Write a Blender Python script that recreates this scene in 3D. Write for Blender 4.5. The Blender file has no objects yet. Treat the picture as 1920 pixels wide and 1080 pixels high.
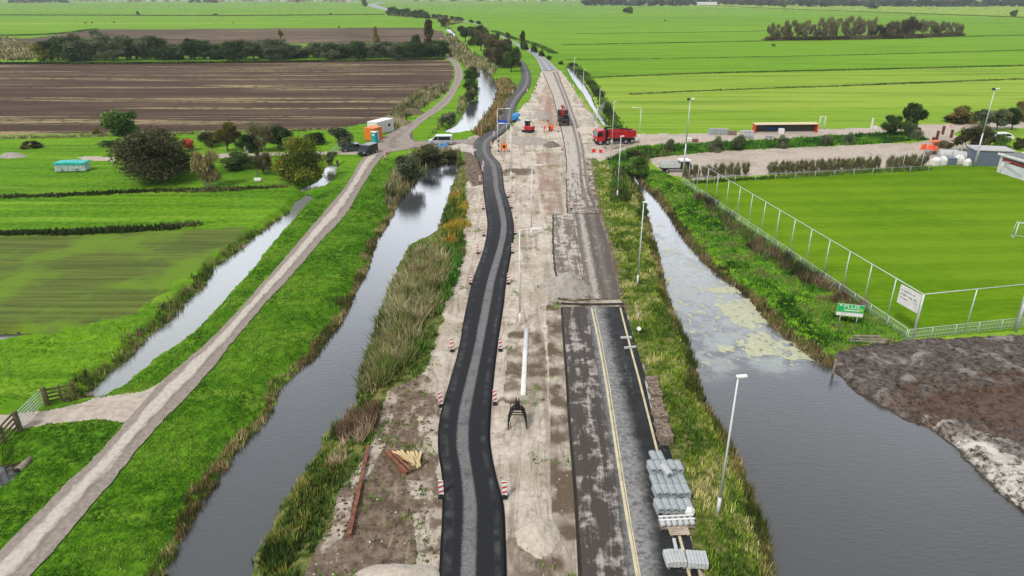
import bpy, bmesh, math, random
import numpy as np
from mathutils import Vector, Matrix, Euler
random.seed(7); RNG = np.random.default_rng(11)
R = math.radians
scene = bpy.context.scene
COL = scene.collection

# ------------------------------------------------------------------ camera
H = 28.0; F = 1280.0; TH = R(23.33)
FWD = np.array([0, math.cos(TH), -math.sin(TH)]); UPV = np.array([0, math.sin(TH), math.cos(TH)])
cam_d = bpy.data.cameras.new('camera'); cam = bpy.data.objects.new('camera', cam_d); COL.objects.link(cam)
cam.location = (0, 0, H); cam.rotation_euler = (R(90) - TH, 0, 0)
cam_d.sensor_width = 36; cam_d.lens = 24; cam_d.clip_end = 40000; cam_d.clip_start = 0.5
scene.camera = cam

def G(px, py, z=0.0):
    """the point at height z that the photograph shows at this pixel (1920 x 1080)"""
    d = FWD * F + np.array([1, 0, 0]) * (px - 960.0) + UPV * (540.0 - py)
    t = (z - H) / d[2]
    return (d[0] * t, d[1] * t)
def GP(pts, z=0.0): return np.array([G(x, y, z) for x, y in pts])
def depth(x, y, z=0): return y * math.cos(TH) + (H - z) * math.sin(TH)
def mpp(px, py):
    x, y = G(px, py); return depth(x, y) / F            # metres per photo pixel, across
def hgt(px, py, ty):
    """height of an upright thing standing at (px,py) with its top at row ty"""
    x, y = G(px, py)
    a = TH + math.atan((ty - 540.0) / F)
    return H - y * math.tan(a)

# ------------------------------------------------------------------ numpy noise
def _hash(ix, iy, seed):
    h = (ix.astype(np.int64) * 374761393 + iy.astype(np.int64) * 668265263 + seed * 1442695041) & 0xffffffff
    h = ((h ^ (h >> 13)) * 1274126177) & 0xffffffff
    return ((h ^ (h >> 16)) & 0xffff) / 65535.0
def vnoise(x, y, seed=0):
    x0 = np.floor(x); y0 = np.floor(y); fx = x - x0; fy = y - y0
    fx = fx * fx * (3 - 2 * fx); fy = fy * fy * (3 - 2 * fy)
    a = _hash(x0, y0, seed); b = _hash(x0 + 1, y0, seed); c = _hash(x0, y0 + 1, seed); d = _hash(x0 + 1, y0 + 1, seed)
    return (a * (1 - fx) + b * fx) * (1 - fy) + (c * (1 - fx) + d * fx) * fy
def fbm(x, y, seed=0, o=3):
    s = 0; a = .5; t = 0
    for i in range(o):
        s = s + a * vnoise(x, y, seed + i * 17); t += a; x = x * 2.03 + 11.3; y = y * 2.03 + 5.7; a *= .5
    return s / t
def smooth(e0, e1, v):
    t = np.clip((v - e0) / (e1 - e0), 0, 1); return t * t * (3 - 2 * t)
def sdf(poly, X, Y, maxd=6.0):
    """signed distance to a closed polygon, negative inside, clipped at maxd"""
    out = np.full(X.shape, maxd)
    lo = poly.min(0) - maxd; hi = poly.max(0) + maxd
    m = (X > lo[0]) & (X < hi[0]) & (Y > lo[1]) & (Y < hi[1])
    if not m.any(): return out
    x = X[m]; y = Y[m]; d2 = np.full(x.shape, 1e18); ins = np.zeros(x.shape, bool)
    n = len(poly)
    for i in range(n):
        ax, ay = poly[i]; bx, by = poly[(i + 1) % n]
        ex = bx - ax; ey = by - ay; L = ex * ex + ey * ey + 1e-12
        t = np.clip(((x - ax) * ex + (y - ay) * ey) / L, 0, 1)
        dx = x - ax - t * ex; dy = y - ay - t * ey
        d2 = np.minimum(d2, dx * dx + dy * dy)
        if ay != by:
            c = ((ay > y) != (by > y)) & (x < (bx - ax) * (y - ay) / (by - ay) + ax)
            ins ^= c
    d = np.sqrt(d2); d[ins] *= -1
    out[m] = np.minimum(d, maxd)
    return out
def inside(poly, X, Y): return sdf(poly, X, Y, .01) < 0

# ------------------------------------------------------------------ material helper
class NT:
    def __init__(s, name):
        s.m = bpy.data.materials.new(name); s.m.use_nodes = True; s.t = s.m.node_tree; s.n = s.t.nodes; s.n.clear()
        s.out = s.n.new('ShaderNodeOutputMaterial'); s.b = s.n.new('ShaderNodeBsdfPrincipled')
        s.t.links.new(s.b.outputs[0], s.out.inputs[0]); s.tc = None
        s.b.inputs['Specular IOR Level'].default_value = .25
    def put(s, sock, v):
        if isinstance(v, bpy.types.NodeSocket): s.t.links.new(v, sock)
        elif isinstance(v, (tuple, list)) and len(v) == 3 and sock.type == 'RGBA': sock.default_value = (*v, 1)
        else: sock.default_value = v
    def co(s, kind='Object', scale=None, rot=0):
        if s.tc is None: s.tc = s.n.new('ShaderNodeTexCoord')
        o = s.tc.outputs[kind]
        if scale is not None:
            mp = s.n.new('ShaderNodeMapping'); s.t.links.new(o, mp.inputs[0])
            mp.inputs['Scale'].default_value = scale if isinstance(scale, (tuple, list)) else (scale,) * 3
            mp.inputs['Rotation'].default_value = (0, 0, rot); o = mp.outputs[0]
        return o
    def noise(s, scale=1, detail=4, rough=.55, co=None, dist=0):
        t = s.n.new('ShaderNodeTexNoise'); s.t.links.new(co or s.co(), t.inputs['Vector'])
        t.inputs['Scale'].default_value = scale; t.inputs['Detail'].default_value = detail
        t.inputs['Roughness'].default_value = rough; t.inputs['Distortion'].default_value = dist
        return t.outputs['Fac']
    def vor(s, scale=1, co=None, out='Distance'):
        t = s.n.new('ShaderNodeTexVoronoi'); s.t.links.new(co or s.co(), t.inputs['Vector']); t.inputs['Scale'].default_value = scale
        return t.outputs[out]
    def mr(s, v, a, b, c=0., d=1., sm=True):
        m = s.n.new('ShaderNodeMapRange'); m.interpolation_type = 'SMOOTHSTEP' if sm else 'LINEAR'
        s.put(m.inputs[0], v)
        for i, q in enumerate((a, b, c, d)): m.inputs[i + 1].default_value = q
        return m.outputs[0]
    def math(s, op, a, b=0.):
        m = s.n.new('ShaderNodeMath'); m.operation = op; s.put(m.inputs[0], a); s.put(m.inputs[1], b); m.use_clamp = False
        return m.outputs[0]
    def mix(s, f, a, b, mode='MIX'):
        m = s.n.new('ShaderNodeMix'); m.data_type = 'RGBA'; m.blend_type = mode; s.put(m.inputs[0], f)
        s.put(m.inputs[6], a); s.put(m.inputs[7], b); return m.outputs[2]
    def attr(s, name, out='Fac'):
        a = s.n.new('ShaderNodeAttribute'); a.attribute_name = name; return a.outputs[out]
    def bump(s, h, strength=.4, dist=.05):
        b = s.n.new('ShaderNodeBump'); s.put(b.inputs['Height'], h); b.inputs['Strength'].default_value = strength
        b.inputs['Distance'].default_value = dist; s.t.links.new(b.outputs[0], s.b.inputs['Normal'])
    def set(s, **k):
        for a, v in k.items():
            nm = {'color': 'Base Color', 'rough': 'Roughness', 'metal': 'Metallic', 'spec': 'Specular IOR Level', 'ior': 'IOR', 'trans': 'Transmission Weight', 'alpha': 'Alpha', 'coat': 'Coat Weight'}[a]
            s.put(s.b.inputs[nm], v)
        return s
_MC = {}
def M(name, color, rough=.6, var=.12, scale=3., spec=.3, metal=0., dirt=None, dirtamt=.35):
    """plain painted / raw surface with a little procedural unevenness"""
    if name in _MC: return _MC[name]
    k = NT(name); n = k.noise(scale, 5, .6)
    lo = tuple(c * (1 - var) for c in color); hi = tuple(min(1, c * (1 + var)) for c in color)
    c = k.mix(k.mr(n, .35, .65), lo, hi)
    if dirt:
        d = k.math('MULTIPLY', k.mr(k.noise(scale * .7, 6, .7, dist=.4), .42, .7), dirtamt)
        c = k.mix(d, c, dirt)
    k.set(color=c, rough=rough, spec=spec, metal=metal); _MC[name] = k.m; return k.m

# ------------------------------------------------------------------ object helpers
def tag(o, label=None, cat=None, group=None, kind=None):
    if label: o['label'] = label
    if cat: o['category'] = cat
    if group: o['group'] = group
    if kind: o['kind'] = kind
    return o
def thing(name, label, cat, loc=(0, 0, 0), rz=0, group=None):
    o = bpy.data.objects.new(name, None); o.empty_display_size = .3; COL.objects.link(o)
    o.location = loc; o.rotation_euler = (0, 0, rz); return tag(o, label, cat, group)
def npmesh(name, V, tris=None, quads=None, cols=None, attrs=None, mat=None, smooth_=False, mats=None, midx=None):
    me = bpy.data.meshes.new(name); V = np.asarray(V, np.float32)
    me.vertices.add(len(V)); me.vertices.foreach_set('co', V.ravel())
    idx = []; start = []; p = 0
    if quads is not None and len(quads):
        q = np.asarray(quads, np.int32); idx.append(q.ravel()); start.append(np.arange(len(q)) * 4); p = len(q) * 4
    if tris is not None and len(tris):
        t = np.asarray(tris, np.int32); idx.append(t.ravel()); start.append(p + np.arange(len(t)) * 3)
    idx = np.concatenate(idx).astype(np.int32); start = np.concatenate(start).astype(np.int32)
    me.loops.add(len(idx)); me.loops.foreach_set('vertex_index', idx)
    me.polygons.add(len(start)); me.polygons.foreach_set('loop_start', start)
    if smooth_: me.polygons.foreach_set('use_smooth', np.ones(len(start), bool))
    if mats:
        for m in mats: me.materials.append(m)
    elif mat: me.materials.append(mat)
    if midx is not None: me.polygons.foreach_set('material_index', np.asarray(midx, np.int32))
    me.update(calc_edges=True)
    if cols is not None:
        a = me.color_attributes.new('Col', 'FLOAT_COLOR', 'POINT'); c = np.ones((len(V), 4), np.float32); c[:, :3] = cols
        a.data.foreach_set('color', c.ravel())
    for k, v in (attrs or {}).items():
        a = me.attributes.new(k, 'FLOAT', 'POINT'); a.data.foreach_set('value', np.asarray(v, np.float32))
    return me
def link(name, me, parent=None):
    o = bpy.data.objects.new(name, me); COL.objects.link(o)
    if parent is not None: o.parent = parent
    return o
class MB:
    """collects shapes into ONE mesh"""
    def __init__(s): s.bm = bmesh.new()
    def _add(s, tmp, mi=0, M4=None):
        if M4 is not None: bmesh.ops.transform(tmp, matrix=M4, verts=tmp.verts)
        for f in tmp.faces: f.material_index = mi
        me = bpy.data.meshes.new('t'); tmp.to_mesh(me); tmp.free(); s.bm.from_mesh(me); bpy.data.meshes.remove(me); return s
    def box(s, c, sz, rot=(0, 0, 0), bev=0., mi=0, taper=1.):
        t = bmesh.new(); bmesh.ops.create_cube(t, size=1)
        for v in t.verts:
            k = taper if v.co.z > 0 else 1
            v.co = Vector((v.co.x * sz[0] * k, v.co.y * sz[1] * k, v.co.z * sz[2]))
        if bev: bmesh.ops.bevel(t, geom=list(t.edges), offset=bev, segments=2, affect='EDGES', profile=.6)
        return s._add(t, mi, Matrix.Translation(c) @ Euler(rot).to_matrix().to_4x4())
    def cyl(s, a, b, r0, r1=None, n=10, mi=0, caps=True):
        a = Vector(a); b = Vector(b); r1 = r0 if r1 is None else r1; d = b - a
        t = bmesh.new(); bmesh.ops.create_cone(t, cap_ends=caps, segments=n, radius1=r0, radius2=r1, depth=d.length)
        q = d.to_track_quat('Z', 'Y').to_matrix().to_4x4()
        return s._add(t, mi, Matrix.Translation((a + b) / 2) @ q)
    def tube(s, pts, r, n=8, mi=0):
        for a, b in zip(pts[:-1], pts[1:]): s.cyl(a, b, r, n=n, mi=mi)
        return s
    def prism(s, prof, y0, y1, bev=0., mi=0, axis='y'):
        """profile in (x,z) run from y0 to y1"""
        t = bmesh.new(); A = [t.verts.new((x, y0, z)) for x, z in prof]; B = [t.verts.new((x, y1, z)) for x, z in prof]
        n = len(prof); t.faces.new(A); t.faces.new(B[::-1])
        for i in range(n): t.faces.new((A[(i + 1) % n], A[i], B[i], B[(i + 1) % n]))
        bmesh.ops.recalc_face_normals(t, faces=t.faces)
        if bev: bmesh.ops.bevel(t, geom=list(t.edges), offset=bev, segments=2, affect='EDGES', profile=.6)
        M4 = None if axis == 'y' else Matrix.Rotation(R(-90), 4, 'Z') 
        return s._add(t, mi, M4)
    def ico(s, c, r, sub=2, mi=0, sc=(1, 1, 1), jit=0):
        t = bmesh.new(); bmesh.ops.create_icosphere(t, subdivisions=sub, radius=r)
        for v in t.verts:
            k = 1 + random.uniform(-jit, jit); v.co = Vector((v.co.x * sc[0] * k, v.co.y * sc[1] * k, v.co.z * sc[2] * k))
        return s._add(t, mi, Matrix.Translation(c))
    def poly(s, pts, mi=0):
        f = s.bm.faces.new([s.bm.verts.new(p) for p in pts]); f.material_index = mi; return s
    def build(s, name, mats, parent=None, smooth_=False):
        me = bpy.data.meshes.new(name); s.bm.normal_update(); s.bm.to_mesh(me); s.bm.free()
        for m in (mats if isinstance(mats, (list, tuple)) else [mats]): me.materials.append(m)
        if smooth_:
            me.polygons.foreach_set('use_smooth', np.ones(len(me.polygons), bool))
        return link(name, me, parent)
def copy_tree(o, parent=None):
    c = o.copy(); COL.objects.link(c)
    if parent is not None: c.parent = parent
    for ch in list(o.children): copy_tree(ch, c)
    return c

# ------------------------------------------------------------------ the layout of the place (ground plan)
WZ = -0.7
WL = dict(
 canal_left=([(795,316),(765,350),(745,375),(733,405),(702,455),(690,495),(657,560),(640,600),(607,640),(590,668),(556,695),(514,735),(512,760),(488,795),(442,842),(402,905),(370,950),(335,1012),(312,1060),(285,1120),(465,1120),(480,1050),(512,978),(530,942),(548,915),(578,880),(606,820),(640,790),(668,748),(678,700),(698,645),(708,600),(724,560),(745,500),(775,455),(800,445),(822,432),(832,400),(847,350),(863,308),(835,303)], 2.6),
 ditch_left=([(575,366),(556,378),(540,400),(510,420),(470,450),(440,475),(402,500),(385,535),(350,562),(328,592),(275,632),(240,672),(200,702),(165,735),(146,752),(195,742),(240,717),(258,702),(292,672),(342,642),(387,602),(422,562),(472,507),(502,467),(532,432),(562,397),(588,370)], 1.3),
 garden_pond=([(612,310),(634,308),(627,332),(606,353),(570,362),(562,356),(580,346),(602,336)], 1.),
 field_pool=([(-90,628),(60,627),(75,630),(60,634),(0,643),(-90,650)], .8),
 corner_pool=([(-90,882),(42,868),(48,878),(25,902),(0,918),(-90,960)], 1.2),
 canal_right=([(1178,322),(1190,345),(1200,362),(1209,400),(1220,440),(1235,500),(1245,550),(1260,590),(1284,640),(1298,680),(1305,720),(1318,760),(1345,800),(1370,850),(1390,890),(1405,940),(1425,990),(1440,1040),(1450,1120),(2200,1120),(2100,1060),(1990,1014),(1925,966),(1880,930),(1830,884),(1800,848),(1750,808),(1690,782),(1640,757),(1590,722),(1562,692),(1527,672),(1490,642),(1450,612),(1410,562),(1380,537),(1330,500),(1310,475),(1287,450),(1262,410),(1237,375),(1207,348),(1190,322)], 1.5),
 far_canal=([(827,248),(858,234),(870,208),(880,190),(897,185),(896,150),(888,128),(872,114),(864,104),(880,106),(895,116),(910,128),(927,150),(934,172),(925,196),(909,216),(889,246),(853,253)], 1.2),
 canal_bend=([(843,82),(853,80),(863,95),(861,101),(848,100)], 1.),
 canal_end=([(835,55),(843,54),(855,66),(849,69)], 1.),
 far_ditch=([(1062,127),(1071,127),(1091,152),(1108,180),(1115,200),(1128,218),(1144,236),(1143,240),(1130,235),(1106,197),(1096,180),(1073,148)], 1.),
 field_pond=([(789,174),(802,166),(812,163),(808,169),(798,176)], .8),
 track_pond=([(760,204),(775,194),(790,187),(786,195),(772,204)], .8),
)
WP = {k: (GP(v[0], WZ), v[1]) for k, v in WL.items()}
def P(*pts): return GP(pts)
PATH_L = [(-60,1092),(0,1033),(57,977),(113,920),(187,847),(233,796),(300,720),(393,637),(500,523),(563,450),(617,387),(645,353),(683,293),(700,275)]
PATH_R = [(-10,1145),(57,1080),(104,1026),(150,973),(207,907),(287,810),(372,720),(460,612),(567,493),(613,440),(640,412),(677,353),(712,300),(728,283)]
TRK_L = [(690,285),(712,262),(733,249),(773,227),(813,200),(840,173),(853,143),(850,122),(833,104)]
TRK_R = [(735,285),(775,277),(768,256),(790,231),(837,198),(857,168),(868,137),(859,118),(842,103)]
TMP_L = [(824,1120),(828,1040),(832,960),(832,900),(824,840),(824,806),(834,752),(845,715),(858,670),(873,590),(887,527),(907,470),(915,425),(911,385),(907,355),(906,333),(897,302),(889,285),(889,268),(905,254),(928,241),(939,215),(950,188),(968,167),(978,147),(977,131),(972,115)]
TMP_R = [(948,1120),(945,1010),(942,950),(926,885),(917,832),(918,780),(923,720),(932,643),(942,577),(948,527),(957,477),(963,430),(959,403),(952,377),(945,355),(942,332),(936,306),(924,293),(919,280),(926,263),(943,250),(960,230),(967,201),(977,183),(991,166),(995,143),(988,124),(980,113)]
OLD_L = [(1089,1120),(1087,1078),(1077,907),(1067,787),(1063,720),(1057,640),(1053,576)]
OLD_R = [(1318,1120),(1308,1080),(1288,990),(1262,870),(1240,800),(1213,718),(1192,650),(1169,576)]
MLO_L = [(1049,561),(1041,510),(1037,460),(1037,401)]
MLO_R = [(1164,561),(1150,500),(1135,440),(1122.5,401)]
MIL_L = [(1064,400),(1062,350),(1062,300),(1060,282),(1052,240),(1043,205),(1035,175),(1028,158),(1018,136)]
MIL_R = [(1122,400),(1117,385),(1105,350),(1098,305),(1095,282),(1085,240),(1073,205),(1062,175),(1055,158),(1046,134)]
FAR_L = [(1016,133),(1000,104),(973,87),(947,73),(917,53.5),(890,43.5),(853,36.5),(827,34),(800,31),(760,28)]
FAR_R = [(1047,132),(1024,110),(991,90),(958,76),(934,62),(908,50),(873,41),(847,35),(825,32),(802,29.6),(760,26.6)]
VIL_L = [(760,28),(735,22),(700,14),(690,9),(712,4)]
VIL_R = [(760,26.6),(738,19),(715,12),(705,8.5),(722,4)]
SAND = P((872,345),(872,410),(866,470),(852,517),(826,567),(829,600),(815,655),(783,712),(725,735),(708,790),(695,832),(665,885),(632,930),(622,980),(590,1040),(555,1120),(1330,1120),(1290,990),(1213,716),(1172,585),(1168,560),(1140,440),(1122,380),(1112,320),(1108,292),(1170,276),(1200,270),(1190,252),(1150,250),(1128,240),(1100,205),(1082,180),(1066,152),(1048,132),(1014,134),(1005,160),(990,190),(972,205),(962,235),(940,252),(925,264),(905,250),(880,258),(855,268),(780,266),(785,280),(860,282),(880,300),(885,330))
DIRT = P((783,712),(725,735),(708,790),(695,832),(665,885),(632,930),(622,980),(590,1040),(555,1120),(822,1120),(812,1000),(800,930),(786,885),(805,840),(812,795),(800,765))
DIRT2 = P((868,285),(890,290),(904,310),(906,345),(885,350),(872,330))
CROSS = P((1185,252),(1280,252),(1400,248),(1540,243),(1640,240),(1700,236),(1800,232),(2100,222),(2100,238),(1920,240),(1800,245),(1785,252),(1830,275),(1820,284),(1760,270),(1720,268),(1745,262),(1690,247),(1560,256),(1420,264),(1280,270),(1190,274),(1150,296),(1120,305),(1112,292))
LOT = P((1212,298),(1262,292),(1350,284),(1500,277),(1640,271),(1750,267),(1800,280),(1850,300),(1780,308),(1640,316),(1440,328),(1300,338),(1262,330),(1235,318))
PITCH = P((1292,345),(1440,333),(1640,321),(1835,309),(2300,420),(2300,590),(1712,636),(1690,618))
OLIVE = P((-200,445),(100,440),(340,432),(430,428),(470,425),(440,455),(330,530),(250,590),(150,610),(90,625),(-200,640))
PLOUGH = P((-400,121),(200,119),(500,116),(833,110),(848,122),(850,145),(836,172),(800,170),(768,196),(752,212),(690,232),(640,240),(300,248),(0,254),(-400,262))
PLOUGH2 = P((-400,85),(60,72),(180,56),(500,54),(790,52),(832,60),(832,80),(500,84),(-400,100))
MUD = P((1556,694),(1566,664),(1600,652),(1690,638),(1920,628),(2300,610),(2300,1130),(2100,1062),(1990,1016),(1926,967),(1880,931),(1830,885),(1800,849),(1750,809),(1690,783),(1640,758),(1590,723))
MUDRED = P((1690,760),(1695,742),(1730,725),(1800,715),(1925,703),(2300,690),(2300,840),(1925,815),(1850,800),(1760,795))
SIDE = P((-120,790),(60,772),(110,766),(180,747),(260,736),(305,715),(335,742),(300,765),(240,792),(200,786),(80,797),(0,807),(-120,822))
YARD = P((145,296),(165,293),(215,296),(215,304),(150,300))
YARD2 = P((365,293),(430,288),(520,287),(580,286),(640,284),(690,280),(690,290),(600,291),(500,293),(430,296),(366,298))
JUNC = P((683,295),(690,285),(733,250),(770,236),(775,265),(870,262),(900,258),(900,276),(800,277),(735,284),(712,300))
RVERGE = P((1172,585),(1213,716),(1290,990),(1330,1120),(1490,1120),(1440,940),(1375,800),(1318,680),(1260,550),(1230,440),(1206,362),(1182,322),(1140,310),(1112,300),(1122,380),(1145,440))
LVERGE = P((863,308),(872,345),(872,410),(866,470),(852,517),(826,567),(829,600),(815,655),(783,712),(725,735),(695,832),(632,930),(590,1040),(555,1120),(430,1120),(482,978),(520,915),(580,820),(645,748),(690,600),(732,500),(765,455),(815,432),(845,350))
BERM = P((1135,290),(1200,276),(1280,271),(1420,265),(1560,257),(1690,248),(1740,262),(1640,270),(1500,276),(1350,283),(1212,297),(1190,320),(1150,315))
strip_poly = lambda L, Rr: np.vstack([GP(L), GP(Rr)[::-1]])
STRIPS = [strip_poly(PATH_L, PATH_R), strip_poly(TMP_L, TMP_R), strip_poly(OLD_L, OLD_R), strip_poly(MLO_L, MLO_R), strip_poly(MIL_L, MIL_R), strip_poly(FAR_L, FAR_R)]

LBANK = P((588,370),(502,467),(422,562),(342,642),(258,702),(240,717),(195,742),(100,765),(-60,800),(-60,1130),(285,1120),(488,795),(556,695),(640,600),(690,495),(795,316),(780,290),(712,300),(650,345))
RBANK = P((1190,318),(1310,475),(1558,695),(1570,664),(1690,636),(1710,632),(1290,347),(1235,320))
CLS = ['meadow', 'ploughed_field', 'sand_ground', 'bare_soil', 'gravel_yard', 'sports_pitch', 'mud_bank', 'stubble_field', 'canal_bed']
def band_tint(X, Y):
    """0 fresh green .. 1 yellow green, the parcels of the polder"""
    t = .36 + .2 * smooth(120, 330, Y) + .5 * (fbm(X * .004, Y * .02, 5) - .5)
    def above(a, b):               # side of the line through two photo points
        (x0, y0), (x1, y1) = G(*a), G(*b)
        return (Y - y0) - (y1 - y0) / (x1 - x0) * (X - x0)
    R_ = X > (Y * .12 - 5)
    l1 = above((1280, 172), (1920, 148)); l2 = above((1280, 139), (1920, 123)); l3 = above((1200, 46), (1920, 38)); l4 = above((1280, 12), (1900, 30)); l3b = above((1200, 42), (1920, 33))
    t = np.where(R_ & (l2 < 0), .86, t); t = np.where(R_ & (l1 < 0), .95, t); l5 = above((1100, 215), (1920, 195)); t = np.where(R_ & (l5 < 0), .78, t)
    t = np.where(R_ & (l3 < 0) & (l3b > 0), .9, t); t = np.where(R_ & (l4 > 0), .95, t)
    L = ~R_ & (Y > 300)
    m1 = above((0, 46.5), (640, 42.5)); m1b = above((0, 42.8), (640, 41.5))
    t = np.where(L & (m1 > 0) & (m1b < 0), .85, t)
    return t
def terrain(X, Y):
    dist = np.hypot(X, Y)
    near = np.clip(1 - (dist - 60) / 220, 0, 1)
    jn = (fbm(X * .9, Y * .9, 3, 3) - .5)
    jit = jn * (.7 + dist * .004)
    cls = np.zeros(X.shape, np.int32)
    z = np.zeros(X.shape)
    a1 = np.zeros(X.shape); a2 = np.zeros(X.shape); a3 = np.zeros(X.shape)
    # grass
    clump = fbm(X * 1.6, Y * 1.6, 21, 3); big = fbm(X * .35, Y * .35, 25, 2)
    zg = (clump - .5) * .30 * near + (big - .5) * .2 * near
    z += zg
    a1 = band_tint(X, Y); a3 = clump
    lb = np.minimum(sdf(LBANK, X, Y, 3), sdf(RBANK, X, Y, 3)); a1 = a1 - .28 * smooth(.6, -.6, lb + jn)
    olive = sdf(OLIVE, X, Y, 8); a2o = smooth(1.5, -2.5, olive + jn * 5)
    def setc(poly, c, zz=None, j=1., md=3.):
        s = sdf(poly, X, Y, md); m = s + jit * j < 0; cls[m] = c
        if zz is not None: w = smooth(1.2, -.2, s); z[:] = z * (1 - w) + zz * w
        return s, m
    rough = (fbm(X * 1.1, Y * 1.1, 40, 4) - .5)
    ridg = (fbm(X * 2.3, Y * .12, 44, 3) - .5)
    setc(PLOUGH, 1, (fbm(X * .05, Y * .9, 51, 3) - .5) * .35 * near, 1.2)
    setc(PLOUGH2, 1, 0, 1.)
    setc(OLIVE, 7, (clump - .5) * .05, 2.5)
    for Pq in (YARD, YARD2, SIDE): setc(Pq, 4, -.02, .6)
    setc(LOT, 4, rough * .05, .8); setc(CROSS, 4, rough * .12, .5)
    setc(PITCH, 5, (clump - .5) * .02, .05)
    sS, mS = setc(SAND, 2, rough * .16 * near + ridg * .16 * near, .9)
    dirt = smooth(1.6, -1.6, sdf(DIRT, X, Y, 4) + jn * 2.5); w_ = smooth(.5, -.8, sdf(DIRT, X, Y, 3)); z = z * (1 - w_) + rough * .35 * w_; setc(DIRT2, 3, rough * .2, 1.); 
    setc(JUNC, 3, rough * .05, .8)
    sM, mM = setc(MUD, 6, rough * .3 + (fbm(X * 3.2, Y * 3.2, 61, 3) - .5) * .14, .3)
    # right verge, left verge: rough grass
    for Pv in (RVERGE, LVERGE): a2 = np.maximum(a2, smooth(2.2, .6, sdf(Pv, X, Y, 3)))
    mr_ = cls == 6
    red = smooth(.6, -.8, sdf(MUDRED, X, Y, 4) + jn * 1.5)
    a1 = np.where(mr_, red, a1)
    z -= np.where(mr_, red * .35, 0)
    # brown strips, pink stripe and trench inside the sand
    ms = cls == 2
    pink = smooth(.5, -.5, sdf(P((1030,155),(1040,200),(1046,235),(1022,240),(1012,215),(1020,180)), X, Y, 3) + jn)
    pink = np.maximum(pink, smooth(.4, -.4, sdf(P((1014,288),(1032,288),(1040,350),(1044,398),(1034,400),(1024,360)), X, Y, 3) + jn))
    tr = sdf(P((973,628),(998,625),(1004,690),(1002,742),(968,745),(972,690)), X, Y, 3)
    a1 = np.where(ms, pink, a1)
    brown = 1.2 * smooth(.3, -.3, tr + jn * .9); dig = sdf(P((1036,288),(1060,288),(1063,395),(1042,398)), X, Y, 3); brown = np.maximum(brown, .42 * smooth(.3, -.3, dig)); z -= np.where(ms, smooth(.2, -.4, dig) * .3, 0)
    tr2 = sdf(P((970,1030),(1030,1015),(1065,1040),(1080,1120),(965,1120)), X, Y, 3); brown = np.maximum(brown, smooth(.6, -.6, tr2 + jn * 1.6) * .9)
    for pq in (P((900,318),(990,318),(992,326),(900,328)), P((1165,275),(1195,268),(1190,290),(1120,300)), P((1100,300),(1122,300),(1150,440),(1182,575),(1166,575),(1135,440)), P((1050,565),(1170,565),(1170,574),(1050,574)), P((1043,575),(1057,575),(1068,720),(1082,907),(1094,1120),(1074,1120),(1063,907),(1054,720))):
        brown = np.maximum(brown, 1.1 * smooth(.5, -.4, sdf(pq, X, Y, 2) + jn * 1.9))
    a2 = np.where(ms, brown, a2)
    z -= np.where(ms, smooth(.2, -.5, tr) * .25 + smooth(.5, -.7, tr2) * .15, 0)
    a3 = np.where(ms, fbm(X * 1.3, Y * .09, 70, 4), a3); a1 = np.where(ms, a1 - 2 * dirt, a1)
    mh = cls == 4
    bank = np.full(X.shape, 9.)
    for k, (poly, slope) in WP.items():
        s = sdf(poly, X, Y, 5.); s2 = s + jn * .5 * np.clip(slope, .6, 1.5)
        w = smooth(slope, 0., s2)
        if k == 'canal_right': w = np.where(cls == 6, smooth(1.0, 0., s2), w)
        z = z * (1 - w) + (WZ + .06) * w
        z = np.where(s2 < .05, WZ - np.clip(-s2 * .7, 0.02, 1.2), z)
        cls[s2 < -.03] = 8
        bank = np.minimum(bank, s)
    for st in STRIPS:
        s = sdf(st, X, Y, 3.); w = smooth(1.1, .25, s); z = z * (1 - w) + (-.05) * w
    z = np.where(cls == 8, z, np.maximum(z, WZ + .03))
    return z, cls, a1, a2, a3, bank
def band(k, u, a, b, s=.02):
    return k.math('MULTIPLY', k.mr(u, a - s, a + s), k.mr(u, b + s, b - s))
# ------------------------------------------------------------------ ground materials
def mat_meadow():
    k = NT('meadow'); y = k.attr('a1'); rg = k.attr('a2'); cl = k.attr('a3')
    n1 = k.noise(.05, 4); n2 = k.noise(1.3, 5, .65); n3 = k.noise(7, 4, .7)
    ln = k.noise(1, 4, .6, k.co('Object', (.03, .5, .5), R(-2)))
    g = k.mix(k.mr(n2, .35, .68), (.040, .118, .007), (.115, .262, .014))
    yy = k.math('ADD', y, k.math('MULTIPLY', k.math('SUBTRACT', ln, .5), .9))
    g = k.mix(k.mr(yy, .15, .55), g, k.mix(k.mr(n2, .3, .7), (.125, .275, .011), (.185, .355, .020))); g = k.mix(k.mr(yy, .55, 1.05), g, (.285, .39, .05))
    sk_ = k.noise(1, 5, .62, k.co('Object', (.012, .16, 1), R(2))); g = k.mix(k.mr(sk_, .46, .68, 0, .55), g, (.06, .165, .008)); g = k.mix(k.mr(k.noise(1, 4, .6, k.co('Object', (.02, .3, 1), R(2))), .55, .68, 0, .45), g, (.26, .37, .045))
    r = k.mix(k.mr(n2, .38, .62), (.04, .06, .014), (.21, .195, .07))
    r = k.mix(k.mr(n1, .4, .6, 0, .5), r, (.065, .14, .016))
    g = k.mix(k.math('MULTIPLY', rg, .95), g, r)
    g = k.mix(k.mr(n3, .45, .75, 0, .35), g, (.03, .085, .008))
    k.set(color=g, rough=.95, spec=.02); k.bump(k.math('ADD', n3, k.math('MULTIPLY', n2, 1.5)), .5, .12); return k.m
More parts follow.
